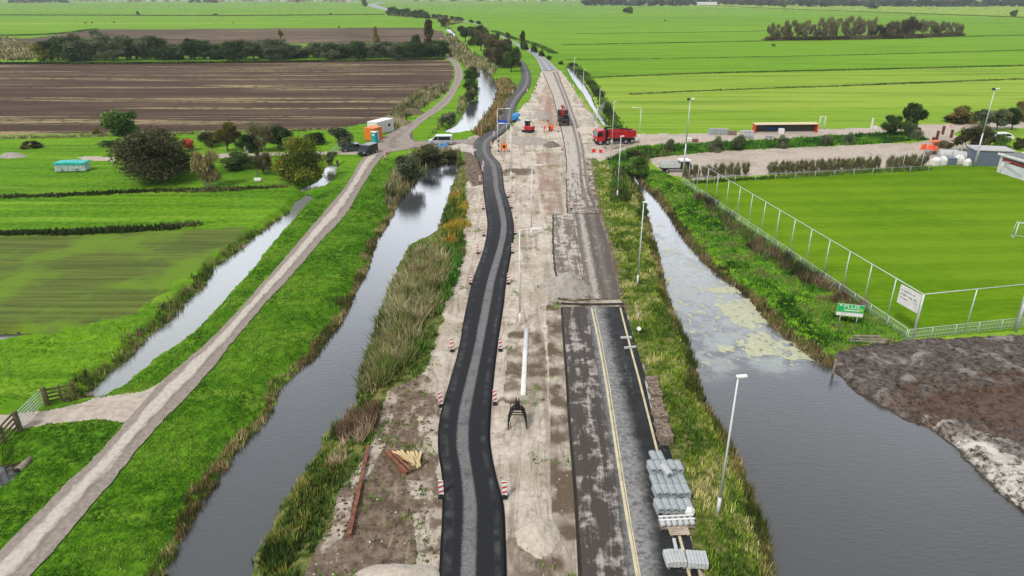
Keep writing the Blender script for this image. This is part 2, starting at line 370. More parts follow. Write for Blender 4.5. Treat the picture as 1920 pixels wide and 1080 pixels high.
def mat_plough():
    k = NT('ploughed_soil')
    l1 = k.noise(1, 3, .5, k.co('Object', (.006, .16, 1), R(1.5))); l2 = k.noise(1, 5, .65, k.co('Object', (.02, .12, 1), R(1.5)), dist=.1)
    n = k.noise(1.6, 6, .7); n4 = k.noise(6, 4, .7)
    c = k.mix(k.mr(n, .3, .7), (.030, .018, .011), (.105, .066, .042))
    c = k.mix(k.mr(l2, .45, .62, 0, .55), c, (.15, .098, .066))
    st = k.math('MULTIPLY', band(k, l1, .555, .60, .012), k.mr(k.noise(.35, 5, .7), .36, .52))
    c = k.mix(k.math('MULTIPLY', st, .85), c, (.36, .29, .14))
    k.set(color=c, rough=.95, spec=.1); k.bump(k.math('ADD', n, n4), .8, .2); return k.m
def mat_sand():
    k = NT('construction_sand');  pk0 = k.attr('a1'); pk = k.mr(pk0, 0, 1, sm=False); dm = k.mr(pk0, 0, -2, sm=False); br = k.attr('a2'); tr = k.attr('a3')
    n1 = k.noise(.22, 5, .6); n2 = k.noise(1.7, 6, .68); n3 = k.noise(9, 4, .7); n4 = k.noise(.8, 5, .6, dist=.6)
    c = k.mix(k.mr(n2, .3, .7), (.48, .41, .33), (.70, .625, .525))
    c = k.mix(k.mr(n1, .45, .64, 0, .65), c, (.37, .30, .22))
    c = k.mix(k.mr(tr, .54, .7, 0, .55), c, (.27, .225, .175))
    c = k.mix(k.mr(n4, .58, .70, 0, .6), c, (.21, .165, .12))
    arc = k.noise(1, 2, .4, k.co('Object', (.9, .05, 1), R(4)), dist=1.2); c = k.mix(k.math('MULTIPLY', band(k, arc, .49, .525, .012), k.mr(n1, .35, .6, 0, .65)), c, (.25, .205, .16)); arc2 = k.noise(1, 1, .4, k.co('Object', (.35, .06, 1), R(-12)), dist=2.); c = k.mix(k.math('MULTIPLY', band(k, arc2, .50, .52, .008), k.mr(n2, .3, .6, .1, .6)), c, (.24, .20, .155))
    c = k.mix(k.math('MULTIPLY', pk, k.mr(n2, .2, .6, .4, .95)), c, (.33, .20, .145))
    c = k.mix(k.math('MULTIPLY', br, k.mr(n2, .25, .5, .55, 1.)), c, (.15, .11, .075))
    c = k.mix(k.mr(n3, .6, .78, 0, .5), c, (.15, .125, .1))
    t5 = k.noise(1, 5, .6, k.co('Object', (1.6, .25, 1), R(-25)), dist=.3); n6 = k.noise(.35, 5, .6, dist=.5)
    d = k.mix(k.mr(n2, .3, .7), (.10, .07, .048), (.27, .205, .15)); d = k.mix(k.mr(t5, .55, .68, 0, .65), d, (.42, .34, .24)); d = k.mix(k.mr(n6, .56, .66, 0, .6), d, (.085, .06, .04)); d = k.mix(k.mr(n3, .62, .72, 0, .7), d, (.44, .39, .32))
    c = k.mix(k.mr(k.math('ADD', dm, k.math('MULTIPLY', k.math('SUBTRACT', n2, .5), 1.4)), .35, .65), c, d)
    k.set(color=c, rough=.95, spec=.1); k.bump(k.math('ADD', k.math('MULTIPLY', n2, 2.), n3), .8, .13); return k.m
def mat_dirt():
    k = NT('brown_soil')
    n1 = k.noise(.35, 5, .6, dist=.5); n2 = k.noise(1.5, 7, .72, dist=.3); n3 = k.noise(8, 4, .75)
    t = k.noise(1, 5, .6, k.co('Object', (1.6, .25, 1), R(-25)), dist=.3)
    c = k.mix(k.mr(n2, .3, .7), (.085, .06, .042), (.24, .185, .135))
    c = k.mix(k.mr(t, .56, .68, 0, .6), c, (.36, .29, .2))
    c = k.mix(k.mr(n1, .56, .66, 0, .6), c, (.07, .05, .035))
    c = k.mix(k.mr(n3, .62, .72, 0, .7), c, (.40, .36, .30))
    k.set(color=c, rough=.95, spec=.12); k.bump(k.math('ADD', k.math('MULTIPLY', n2, 2), n3), .8, .15); return k.m
def mat_gravel():
    k = NT('pale_gravel'); n1 = k.noise(.12, 5, .6, dist=.4); n2 = k.noise(1.4, 6, .7); n3 = k.noise(10, 3, .7)
    t = k.noise(1, 4, .6, k.co('Object', (.06, .7, 1)), dist=1.5)
    c = k.mix(k.mr(n2, .3, .7), (.36, .30, .245), (.52, .455, .385))
    c = k.mix(k.mr(n1, .5, .65, 0, .5), c, (.27, .215, .16)); c = k.mix(k.mr(t, .6, .7, 0, .4), c, (.24, .2, .155))
    c = k.mix(k.mr(n3, .58, .75, 0, .5), c, (.2, .175, .14)); c = k.mix(k.mr(k.noise(.08, 3), .5, .62, 0, .35), c, (.50, .38, .33))
    k.set(color=c, rough=.95, spec=.1); k.bump(n3, .5, .05); return k.m
def mat_pitch():
    k = NT('pitch_turf'); A = R(-3.2)
    s = k.co('Object', (1, 1, 1), A); sep = k.n.new('ShaderNodeSeparateXYZ'); k.t.links.new(s, sep.inputs[0])
    w = k.math('ADD', sep.outputs[1], k.math('MULTIPLY', k.noise(.12, 2), 2.))
    sn = k.math('SINE', k.math('MULTIPLY', w, 1.25)); st = k.mr(sn, -.5, .5)
    n = k.noise(1.5, 5, .7, k.co('Object', (.35, 1.4, 1), A)); n2 = k.noise(.06, 4); n3 = k.noise(9, 3, .7)
    c = k.mix(k.math('MULTIPLY', st, k.mr(n2, .3, .6, .45, 1.)), (.088, .190, .003), (.135, .258, .006)); c = k.mix(k.mr(n, .40, .7, 0, .6), c, (.145, .262, .010)); c = k.mix(k.mr(n, .6, .35, 0, .5), c, (.07, .165, .003))
    c = k.mix(k.mr(n2, .35, .65, 0, .4), c, (.17, .275, .012)); c = k.mix(k.mr(n3, .45, .75, 0, .3), c, (.055, .14, .004))
    k.set(color=c, rough=.95, spec=.02); k.bump(n3, .3, .03); return k.m
def mat_mud():
    k = NT('churned_mud'); red = k.attr('a1'); n1 = k.noise(.45, 6, .7, dist=.6); n2 = k.noise(2.2, 7, .72, dist=.4); n3 = k.noise(8, 4, .7)
    c = k.mix(k.mr(n2, .36, .66), (.045, .034, .027), (.17, .14, .118)); c = k.mix(k.mr(n1, .52, .68, 0, .8), c, (.36, .33, .295))
    rd = k.mix(k.mr(n2, .35, .65), (.055, .031, .020), (.165, .098, .066)); c = k.mix(red, c, rd)
    c = k.mix(k.math('MULTIPLY', k.attr('a3w'), k.mr(k.math('ADD', k.math('MULTIPLY', n2, .6), k.math('MULTIPLY', n1, .4)), .42, .55)), c, (.72, .68, .60))
    c = k.mix(k.mr(n3, .6, .75, 0, .5), c, (.035, .025, .02))
    k.set(color=c, rough=.85, spec=.25); k.bump(k.math('ADD', k.math('MULTIPLY', n2, 2), n3), .7, .2); return k.m
def mat_olive():
    k = NT('stubble_turf'); l = k.noise(1, 4, .6, k.co('Object', (.05, 1.3, 1), R(2))); n = k.noise(1.5, 5, .7); n1 = k.noise(.12, 4, .6)
    c = k.mix(k.mr(l, .35, .65), (.068, .095, .018), (.125, .165, .028)); c = k.mix(k.mr(n1, .45, .62, 0, .85), c, (.125, .225, .016))
    c = k.mix(k.mr(n, .52, .72, 0, .55), c, (.145, .125, .05)); k.set(color=c, rough=.95, spec=.1); k.bump(n, .5, .08); return k.m
def mat_bed():
    k = NT('canal_bed'); n = k.noise(1.5, 4); k.set(color=k.mix(n, (.02, .018, .012), (.06, .05, .035)), rough=.9); return k.m
GM = [mat_meadow(), mat_plough(), mat_sand(), mat_dirt(), mat_gravel(), mat_pitch(), mat_mud(), mat_olive(), mat_bed()]

# ------------------------------------------------------------------ ground mesh, one relief, parted by what covers it
pys = np.concatenate([np.arange(1260, 60, -1.7), np.arange(60, -4, -1.0), [-5, -6, -7, -8, -9, -10, -10.8]])
rows = np.array([G(960, p)[1] for p in pys]); rows = np.concatenate([[3, 9, 15, 18], rows])
S = np.linspace(-1.4, 1.4, 1060)
Yg, Sg = np.meshgrid(rows, S, indexing='ij'); Xg = Sg * (.69 * Yg + 8.6)
Zg, Cg, A1, A2, A3, BK = terrain(Xg, Yg)
# pale dried crust along the mud bank's waterline
cw = sdf(P((1755,808),(1790,800),(1850,820),(1925,850),(2100,950),(2100,1062),(1990,1016),(1926,967),(1880,931),(1830,885),(1800,849)), Xg, Yg, 3)
A3W = smooth(.9, -1.2, cw + (fbm(Xg * .6, Yg * .6, 66, 3) - .5) * 2.5)
nr, nc = Xg.shape
ID = np.arange(nr * nc).reshape(nr, nc)
Q = np.stack([ID[:-1, :-1], ID[:-1, 1:], ID[1:, 1:], ID[1:, :-1]], -1).reshape(-1, 4)
qc = Cg[:-1, :-1].reshape(-1)
V = np.stack([Xg, Yg, Zg], -1).reshape(-1, 3)
for ci, nm in enumerate(CLS):
    q = Q[qc == ci]
    if not len(q): continue
    u, inv = np.unique(q.ravel(), return_inverse=True)
    at = dict(a1=A1.ravel()[u], a2=A2.ravel()[u], a3=A3.ravel()[u])
    if nm == 'mud_bank': at['a3w'] = A3W.ravel()[u]
    me = npmesh(nm, V[u], quads=inv.reshape(-1, 4), attrs=at, mat=GM[ci], smooth_=True)
    tag(link(nm, me), kind='structure')

# ------------------------------------------------------------------ water
def band(k, u, a, b, s=.02):
    return k.math('MULTIPLY', k.mr(u, a - s, a + s), k.mr(u, b + s, b - s))
def mat_water(name, base=(.060, .064, .068), film=None, rip=1.):
    k = NT(name); n = k.noise(3.2, 5, .65, k.co('Object', (.5, 1.7, 1))); n2 = k.noise(.5, 3)
    c = base
    if film:
        f = k.math('MULTIPLY', k.attr('film'), k.mr(k.noise(.55, 6, .68, dist=.5), .36, .66)); c = k.mix(f, base, film); k.set(rough=k.mr(f, 0, 1, .06, .5))
    else: k.set(rough=.06)
    k.set(color=c, ior=1.5, spec=1.); k.bump(k.math('ADD', n, k.math('MULTIPLY', n2, .6)), .22 * rip, .05); return k.m
def mat_weed():
    k = NT('duckweed'); n = k.noise(2.5, 5, .7); k.set(color=k.mix(k.mr(n, .35, .65), (.36, .375, .24), (.48, .48, .335)), rough=.8); return k.m
WM = mat_water('canal_water'); WMF = mat_water('canal_water_filmed', (.062, .062, .062), (.30, .325, .30), 1.2); WMG = mat_water('pond_water', (.16, .165, .09)); WMD = mat_water('ditch_water', (.20, .215, .20))
from mathutils.geometry import tessellate_polygon
def water(name, key):
    poly = WP[key][0]; c = poly.mean(0)
    # grow a little so the sheet runs under the banks
    nxt = np.roll(poly, -1, 0); prv = np.roll(poly, 1, 0); e = nxt - prv; nrm = np.stack([e[:, 1], -e[:, 0]], 1); nrm /= np.linalg.norm(nrm, axis=1)[:, None] + 1e-9
    area = np.sum(poly[:, 0] * nxt[:, 1] - nxt[:, 0] * poly[:, 1])
    g = poly + nrm * (.6 if area > 0 else -.6)
    tr = tessellate_polygon([[Vector((x, y, 0)) for x, y in g]])
    me = npmesh(name, np.c_[g, np.full(len(g), WZ)], tris=tr, mat=WM)
    if me.polygons[0].normal.z < 0: me.flip_normals()
    return tag(link(name, me), kind='structure')
for nm, key in (('canal_water', 'canal_left'), ('ditch_water', 'ditch_left'), ('pond_water', 'garden_pond'), ('pond_water', 'field_pool'), ('pond_water', 'corner_pool'), ('canal_water', 'far_canal'), ('canal_water', 'canal_bend'), ('canal_water', 'canal_end'), ('ditch_water', 'far_ditch'), ('pond_water', 'field_pond'), ('pond_water', 'track_pond')):
    w = water(nm, key)
    if key in ('garden_pond',): w.data.materials[0] = WMG
    if key == 'ditch_left': w.data.materials[0] = WMD
# right canal: gridded so that the algae film can vary
def grid_in(poly, step, z, margin=.6):
    lo = poly.min(0) - margin; hi = poly.max(0) + margin
    xs = np.arange(lo[0], hi[0], step); ys = np.arange(lo[1], hi[1], step); yy, xx = np.meshgrid(ys, xs, indexing='ij')
    s = sdf(poly, xx, yy, 3.); return xx, yy, s
xx, yy, s = grid_in(WP['canal_right'][0], .5, WZ, 1.)
def grid_mesh(name, xx, yy, zz, keep, mat, attrs=None):
    r, c = xx.shape; idd = np.arange(r * c).reshape(r, c); kq = keep[:-1, :-1] & keep[1:, :-1] & keep[:-1, 1:] & keep[1:, 1:]
    q = np.stack([idd[:-1, :-1], idd[:-1, 1:], idd[1:, 1:], idd[1:, :-1]], -1)[kq]
    u, inv = np.unique(q.ravel(), return_inverse=True); v = np.stack([xx, yy, zz], -1).reshape(-1, 3)[u]
    return npmesh(name, v, quads=inv.reshape(-1, 4), mat=mat, attrs={k: a.ravel()[u] for k, a in (attrs or {}).items()})
film = smooth(1.5, -2., sdf(P((1200,420),(1240,420),(1330,490),(1420,570),(1530,665),(1470,690),(1400,670),(1330,700),(1300,690),(1240,560)), xx, yy, 5.))
tag(link('canal_water', grid_mesh('canal_water', xx, yy, np.full(xx.shape, WZ), s < .8, WMF, dict(film=film))), kind='structure')
WEEDM = mat_weed()
def weed(name, pts, jit=1.5, thr=.0, lab=None):
    p = GP(pts, WZ); x2, y2, s2 = grid_in(p, .12, WZ, .8); nn = fbm(x2 * .7, y2 * .7, 90, 4) - .5
    sb = sdf(WP['canal_right'][0], x2, y2, 3.)
    keep = (s2 + nn * jit * 2 < thr) & (fbm(x2 * 4, y2 * 2.5, 97, 3) > .24) & (sb < .3)
    tag(link(name, grid_mesh(name, x2, y2, np.full(x2.shape, WZ + .012), keep, WEEDM)), lab, 'duckweed', None, 'stuff')
weed('duckweed', [(1318,545),(1350,535),(1390,532),(1396,545),(1350,552)], lab='pale duckweed mat floating on the right canal nearest the ball fence')
weed('duckweed', [(1340,572),(1370,562),(1405,560),(1445,592),(1440,606),(1412,618),(1390,612)], lab='wide pale duckweed mat in the middle of the right canal')
weed('duckweed', [(1360,650),(1425,625),(1470,632),(1520,664),(1528,674),(1430,676),(1400,682)], 2.2, lab='long duckweed mat in front of the grassy point by the mud')

fp = GP([(1205,425),(1240,420),(1330,490),(1420,565),(1528,668),(1470,690),(1400,678),(1330,715),(1300,690),(1245,560)], WZ); x2, y2, s2 = grid_in(fp, .13, WZ, .5); sb = sdf(WP['canal_right'][0], x2, y2, 3.)
nn = fbm(x2 * 2.6, y2 * 1.6, 191, 5) + .22 * (fbm(x2 * .35, y2 * .35, 195, 3) - .5) - .05 * smooth(-2, 1, s2)
tag(link('duckweed', grid_mesh('duckweed', x2, y2, np.full(x2.shape, WZ + .008), (nn > .615) & (s2 < .3) & (sb < -.1), WEEDM)), 'thin broken scum of duckweed over the upper right canal', 'duckweed', None, 'stuff')

# ------------------------------------------------------------------ roads as strips with a uv: u metres across, v metres along
def resample(L, Rr, n, nl=None):
    def rs(p):
        p = np.asarray(p, float); d = np.r_[0, np.cumsum(np.linalg.norm(np.diff(p, axis=0), axis=1))]; t = np.linspace(0, d[-1], n)
        # smooth the polyline a little (Catmull style through cubic hermite on arclength)
        out = np.empty((n, 2))
        m = np.gradient(p, d, axis=0); i = np.clip(np.searchsorted(d, t, 'right') - 1, 0, len(d) - 2)
        h = d[i + 1] - d[i]; s = ((t - d[i]) / h)[:, None]; h = h[:, None]
        return (2*s**3-3*s**2+1)*p[i] + (s**3-2*s**2+s)*h*m[i] + (-2*s**3+3*s**2)*p[i+1] + (s**3-s**2)*h*m[i+1]
    return rs(L), rs(Rr)
def strip(name, Lp, Rp, mat, z=.02, n=120, across=8, edge=0., crown=0., noise=0., parent=None):
    L, Rr = resample(GP(Lp), GP(Rp), n)
    v = np.r_[0, np.cumsum(np.linalg.norm(np.diff((L + Rr) / 2, axis=0), axis=1))]
    us = np.linspace(0, 1, across + 1); X = L[:, None, :] * (1 - us)[None, :, None] + Rr[:, None, :] * us[None, :, None]
    if noise:
        w = (fbm(X[:, 0, 0] * 1.3, X[:, 0, 1] * 1.3, 31, 3) - .5) * noise; X[:, 0, 0] += w; w = (fbm(X[:, -1, 0] * 1.3, X[:, -1, 1] * 1.3, 33, 3) - .5) * noise; X[:, -1, 0] += w
    Z = np.full(X.shape[:2], z) + crown * (1 - (2 * us - 1) ** 2)[None, :]
    Vv = np.concatenate([X, Z[..., None]], -1); U = np.broadcast_to(us[None, :], Z.shape); W = np.broadcast_to(v[:, None], Z.shape)
    wid = np.linalg.norm(Rr - L, axis=1)[:, None] * us[None, :]
    r, c = Z.shape
    if edge:
        lo = Vv[:, :1].copy(); lo[..., 2] -= edge; hi = Vv[:, -1:].copy(); hi[..., 2] -= edge
        dv = (Rr - L); dv = dv / np.linalg.norm(dv, axis=1)[:, None]; lo[:, 0, :2] -= dv * .12; hi[:, 0, :2] += dv * .12
        Vv = np.concatenate([lo, Vv, hi], 1); U = np.concatenate([U[:, :1] - .02, U, U[:, -1:] + .02], 1); W = np.concatenate([W[:, :1], W, W[:, -1:]], 1); wid = np.concatenate([wid[:, :1], wid, wid[:, -1:]], 1); c += 2
    idd = np.arange(r * c).reshape(r, c); q = np.stack([idd[:-1, :-1], idd[:-1, 1:], idd[1:, 1:], idd[1:, :-1]], -1).reshape(-1, 4)
    me = npmesh(name, Vv.reshape(-1, 3), quads=q, attrs=dict(u=U.ravel(), v=W.ravel(), w=wid.ravel()), mat=mat, smooth_=not edge)
    return tag(link(name, me, parent), kind='structure')
def uvco(k, su, sv):
    c = k.n.new('ShaderNodeCombineXYZ'); k.put(c.inputs[0], k.math('MULTIPLY', k.attr('u'), su)); k.put(c.inputs[1], k.math('MULTIPLY', k.attr('v'), sv)); return c.outputs[0]
def band(k, u, a, b, s=.02):
    return k.math('MULTIPLY', k.mr(u, a - s, a + s), k.mr(u, b + s, b - s))
def mat_path():
    k = NT('concrete_path'); u = k.attr('u'); n = k.noise(1, 6, .7, uvco(k, 3, .35), dist=.5); n2 = k.noise(3, 6, .7); n3 = k.noise(1.6, 4, .6, dist=.8); sp = k.noise(1, 3, .6, uvco(k, 7, 1.3))
    un = k.math('ADD', u, k.math('MULTIPLY', k.math('SUBTRACT', n, .5), .5))
    c = k.mix(k.mr(n2, .3, .7), (.20, .165, .14), (.32, .275, .235)); c = k.mix(k.math('MULTIPLY', band(k, un, .22, .58, .09), k.mr(n2, .25, .6, .45, .95)), c, (.52, .465, .40)); c = k.mix(k.math('MULTIPLY', k.math('ADD', band(k, un, .17, .24, .03), band(k, un, .62, .72, .04)), k.mr(n, .35, .6, .1, .6)), c, (.15, .125, .105))
    c = k.mix(k.mr(sp, .66, .72, 0, .8), c, (.12, .095, .075)); c = k.mix(k.mr(n3, .58, .75, 0, .45), c, (.22, .17, .14))
    k.set(color=c, rough=.9, spec=.15); k.bump(n2, .3, .03); return k.m
def mat_temp():
    k = NT('fresh_asphalt'); u = k.attr('u'); g = k.noise(22, 3, .7); n = k.noise(1, 6, .7, uvco(k, 4, .18)); n2 = k.noise(1.1, 6, .65); n5 = k.noise(6, 5, .75)
    un = k.math('ADD', k.math('ADD', u, k.math('MULTIPLY', k.math('SUBTRACT', n, .5), .05)), k.math('MULTIPLY', k.math('SUBTRACT', n5, .5), .09))
    c = k.mix(k.mr(g, .35, .65), (.011, .0115, .0135), (.026, .027, .030))
    un2 = k.math('SUBTRACT', un, k.mr(k.attr('v'), 0, 60, -.03, .17, False))
    d = k.math('MULTIPLY', band(k, un2, .345, .565, .03), k.math('MULTIPLY', k.mr(n5, .25, .6, .3, 1.), k.mr(n2, .25, .55, .55, 1.))); c = k.mix(d, c, (.185, .18, .175))
    d2 = k.math('MULTIPLY', k.math('ADD', band(k, un, .03, .17, .03), band(k, un, .84, .93, .02)), k.mr(n2, .42, .7, 0., .5)); c = k.mix(d2, c, (.10, .10, .10))
    # dust thickens further up the road, towards the junction
    far = k.mr(k.attr('v'), 55, 105); c = k.mix(k.math('MULTIPLY', far, k.mr(n2, .3, .7, .2, .6)), c, (.17, .165, .16))
    c = k.mix(k.mr(n5, .68, .8, 0, .4), c, (.3, .28, .25)); 
    ed = k.math('MAXIMUM', k.mr(u, .018, .006), k.mr(u, .975, .99)); c = k.mix(ed, c, (.006, .006, .006))
    k.set(color=c, rough=.8, spec=.12); k.bump(g, .3, .02); return k.m
def mat_old():
    k = NT('old_asphalt'); u = k.attr('u'); g = k.noise(18, 3, .7)
    n = k.noise(1, 8, .66, uvco(k, 9, .11), dist=.5); n2 = k.noise(.8, 8, .66, dist=.3); n3 = k.noise(3.3, 6, .7); n5 = k.noise(.33, 4, .6)
    left = k.mr(u, .40, .404)           # 0 on the left lane, 1 on the right lane
    left = k.mr(u, .395, .41)
    lc = k.mix(k.mr(g, .3, .7), (.046, .037, .032), (.076, .063, .055))
    worn = k.math('MULTIPLY', k.mr(k.math('ADD', k.math('MULTIPLY', n, .5), k.math('MULTIPLY', n2, .6)), .54, .65), k.mr(n3, .25, .5)); lc = k.mix(k.math('MULTIPLY', worn, .88), lc, (.40, .365, .33)); lc = k.mix(k.mr(k.noise(1, 5, .6, uvco(k, 14, .05)), .55, .75, 0, .4), lc, (.17, .148, .13))
    rc = k.mix(k.mr(g, .3, .7), (.014, .0145, .015), (.030, .031, .032))
    wr = k.math('MULTIPLY', band(k, k.math('ADD', u, k.math('MULTIPLY', k.math('SUBTRACT', n2, .5), .16)), .42, .66, .09), k.mr(n3, .3, .62, .25, .9)); rc = k.mix(wr, rc, (.29, .285, .275))
    rc = k.mix(k.mr(k.math('ADD', k.math('MULTIPLY', n, .5), k.math('MULTIPLY', n3, .5)), .55, .66, 0, .6), rc, (.22, .21, .2))
    c = k.mix(left, lc, rc); c = k.mix(k.mr(u, .028, .012), c, (.025, .02, .017))
    k.set(color=c, rough=k.mr(n2, .4, .6, .6, .9), spec=.15); k.bump(g, .25, .02); return k.m
def mat_mill(up):
    k = NT('milled_road'); u = k.attr('u'); n = k.noise(1, 7, .7, uvco(k, 8, .16), dist=.4); n2 = k.noise(1.1, 6, .65, dist=.4); n3 = k.noise(4, 5, .7)
    c = k.mix(k.mr(n3, .3, .7), (.115, .094, .08), (.20, .17, .148)); v = k.attr('v')
    bias = k.mr(v, 0, 40, .05, .13) if up else k.mr(u, .43, .50, .045, -.03)
    w = k.mr(k.math('ADD', bias, k.math('ADD', k.math('MULTIPLY', n, .6), k.math('MULTIPLY', n2, .5))), .55, .66); c = k.mix(k.math('MULTIPLY', w, .85), c, (.50, .445, .38)); c = k.mix(k.math('MULTIPLY', k.math('ADD', band(k, u, .62, .78, .05), band(k, u, .86, .99, .04)), k.mr(n3, .25, .6, .25, .8)), c, (.085, .07, .06))
    c = k.mix(k.math('MULTIPLY', band(k, u, .425, .44, .006), 0. if up else .75), c, (.04, .03, .025)); c = k.mix(k.math('MULTIPLY', k.math('MULTIPLY', band(k, k.math('ADD', u, k.math('MULTIPLY', k.math('SUBTRACT', n2, .5), .15)), .56, .66, .04), k.mr(n3, .35, .55)), 0. if up else .9), c, (.46, .42, .37)); c = k.mix(k.mr(u, .03, .01), c, (.05, .04, .03))
    k.set(color=c, rough=.9, spec=.15); k.bump(k.math('ADD', n2, n3), .5, .05); return k.m
def mat_far():
    k = NT('grey_asphalt'); u = k.attr('u'); n = k.noise(1, 4, .6, uvco(k, 6, .08)); c = k.mix(n, (.17, .175, .185), (.30, .305, .31))
    c = k.mix(k.math('MULTIPLY', band(k, u, .48, .52, .006), .8), c, (.7, .7, .7)); c = k.mix(k.math('MULTIPLY', band(k, u, .06, .09, .006), .8), c, (.7, .7, .7)); c = k.mix(k.math('MULTIPLY', band(k, u, .91, .94, .006), .8), c, (.7, .7, .7))
    k.set(color=c, rough=.8); return k.m
strip('path', PATH_L, PATH_R, mat_path(), .03, 220, 8, noise=.35)
def mat_track():
    k = NT('dirt_track'); u = k.attr('u'); n = k.noise(1, 6, .7, uvco(k, 4, .3)); n2 = k.noise(1.2, 5, .7)
    c = k.mix(k.mr(n2, .3, .7), (.23, .19, .16), (.36, .31, .265)); c = k.mix(k.math('MULTIPLY', band(k, u, .3, .6, .1), k.mr(n, .4, .6)), c, (.2, .165, .135)); k.set(color=c, rough=.95, spec=.1); k.bump(n2, .4, .05); return k.m
strip('track', TRK_L, TRK_R, mat_track(), .05, 120, 6, noise=.5)
strip('temporary_road', TMP_L, TMP_R, mat_temp(), .17, 420, 14, edge=.26)
strip('old_road', OLD_L, OLD_R, mat_old(), .06, 160, 10, edge=.15)
strip('milled_road', MLO_L, MLO_R, mat_mill(0), .045, 160, 10, edge=.12, noise=.25); strip('milled_road', MIL_L, MIL_R, mat_mill(1), .04, 240, 10, edge=.12, noise=.4)
strip('distant_road', FAR_L, FAR_R, mat_far(), .05, 160, 6)
strip('distant_road', VIL_L, VIL_R, mat_far(), .05, 30, 4)
strip('access_road', [(775,276.5),(840,277),(893,276)], [(778,266),(850,264),(900,259)], mat_track(), .08, 40, 4)
def line_strip(name, pts, w, mat, z):
    c = GP(pts); t = np.gradient(c, axis=0); t /= np.linalg.norm(t, axis=1)[:, None]; nn = np.stack([t[:, 1], -t[:, 0]], 1)
    L, Rr = resample(c - nn * w / 2, c + nn * w / 2, 120); Vv = np.concatenate([np.c_[L, np.full(120, z)], np.c_[Rr, np.full(120, z)]]); i = np.arange(119)
    me = npmesh(name, Vv, quads=np.stack([i, i + 120, i + 121, i + 1], 1), mat=mat); return tag(link(name, me), kind='structure')
def mat_line(nm, c):
    k = NT(nm); n = k.noise(5, 5, .75); n2 = k.noise(.9, 5, .7); k.set(color=k.mix(k.mr(n, .62, .7, 0, .8), k.mix(k.mr(n2, .4, .7), c, tuple(x * .72 for x in c)), (.1, .09, .08)), rough=.8); return k.m
def mat_trench():
    k = NT('trench_soil'); n = k.noise(3, 5, .7); k.set(color=k.mix(k.mr(n, .35, .65), (.012, .010, .009), (.05, .04, .032)), rough=.95); k.bump(n, .8, .1); return k.m
line_strip('trench', [(1044,569),(1080,570.5),(1120,571),(1170,570)], .42, mat_trench(), .05)
LY = mat_line('cream_line_paint', (.60, .52, .33)); LW = mat_line('white_line_paint', (.62, .60, .56))
CEN = [(1110,578),(1123,640),(1137,718),(1148,790),(1160,870),(1178,980),(1195,1078),(1202,1120)]
line_strip('lane_line', [(x - 1, y) for x, y in CEN], .17, LY, .066); line_strip('lane_line', [(x + 4.5, y) for x, y in CEN], .07, LY, .066)
EDG = [(1163,578),(1180,645),(1199,716),(1214,775),(1233,850),(1256,945),(1280,1030),(1302,1120)]
line_strip('edge_line', EDG, .16, LY, .066)

# ------------------------------------------------------------------ sky and sun
SUN_EL, SUN_AZ = R(48), R(215)
w = bpy.data.worlds.new('World'); scene.world = w; w.use_nodes = True; nt = w.node_tree; nt.nodes.clear()
wo = nt.nodes.new('ShaderNodeOutputWorld'); bg = nt.nodes.new('ShaderNodeBackground'); sky = nt.nodes.new('ShaderNodeTexSky'); sky.sky_type = 'NISHITA'; sky.sun_disc = False
sky.sun_elevation = SUN_EL; sky.sun_rotation = SUN_AZ; sky.air_density = 1.; sky.dust_density = 2.5; sky.ozone_density = 1.
tc = nt.nodes.new('ShaderNodeTexCoord'); mp = nt.nodes.new('ShaderNodeMapping'); mp.inputs['Scale'].default_value = (1, 1, 3.2); nt.links.new(tc.outputs['Generated'], mp.inputs[0])
nz = nt.nodes.new('ShaderNodeTexNoise'); nz.inputs['Scale'].default_value = 2.2; nz.inputs['Detail'].default_value = 6; nz.inputs['Roughness'].default_value = .55; nt.links.new(mp.outputs[0], nz.inputs['Vector'])
mr = nt.nodes.new('ShaderNodeMapRange'); mr.inputs[1].default_value = .35; mr.inputs[2].default_value = .65; mr.inputs[3].default_value = .55; mr.inputs[4].default_value = .95; nt.links.new(nz.outputs['Fac'], mr.inputs[0])
cl = nt.nodes.new('ShaderNodeMapRange'); cl.inputs[1].default_value = .3; cl.inputs[2].default_value = .75; cl.inputs[3].default_value = 5.6; cl.inputs[4].default_value = 8.6; nt.links.new(nz.outputs['Fac'], cl.inputs[0])
cc = nt.nodes.new('ShaderNodeCombineColor')
for i, f in enumerate((.97, 1., 1.05)):
    mm = nt.nodes.new('ShaderNodeMath'); mm.operation = 'MULTIPLY'; mm.inputs[1].default_value = f; nt.links.new(cl.outputs[0], mm.inputs[0]); nt.links.new(mm.outputs[0], cc.inputs[i])
mx = nt.nodes.new('ShaderNodeMix'); mx.data_type = 'RGBA'; nt.links.new(mr.outputs[0], mx.inputs[0]); nt.links.new(sky.outputs[0], mx.inputs[6]); nt.links.new(cc.outputs[0], mx.inputs[7])
sx = nt.nodes.new('ShaderNodeSeparateXYZ'); nt.links.new(tc.outputs['Generated'], sx.inputs[0])
hz = nt.nodes.new('ShaderNodeMapRange'); hz.interpolation_type = 'SMOOTHSTEP'; hz.inputs[1].default_value = .62; hz.inputs[2].default_value = .08; hz.inputs[3].default_value = .92; hz.inputs[4].default_value = 1.0; nt.links.new(sx.outputs[2], hz.inputs[0])
hz.inputs[1].default_value = .64; hz.inputs[2].default_value = .30; hz.inputs[3].default_value = 0.; hz.inputs[4].default_value = 1.
fy = nt.nodes.new('ShaderNodeMapRange'); fy.interpolation_type = 'SMOOTHSTEP'; fy.inputs[1].default_value = -.2; fy.inputs[2].default_value = .9; nt.links.new(sx.outputs[1], fy.inputs[0])
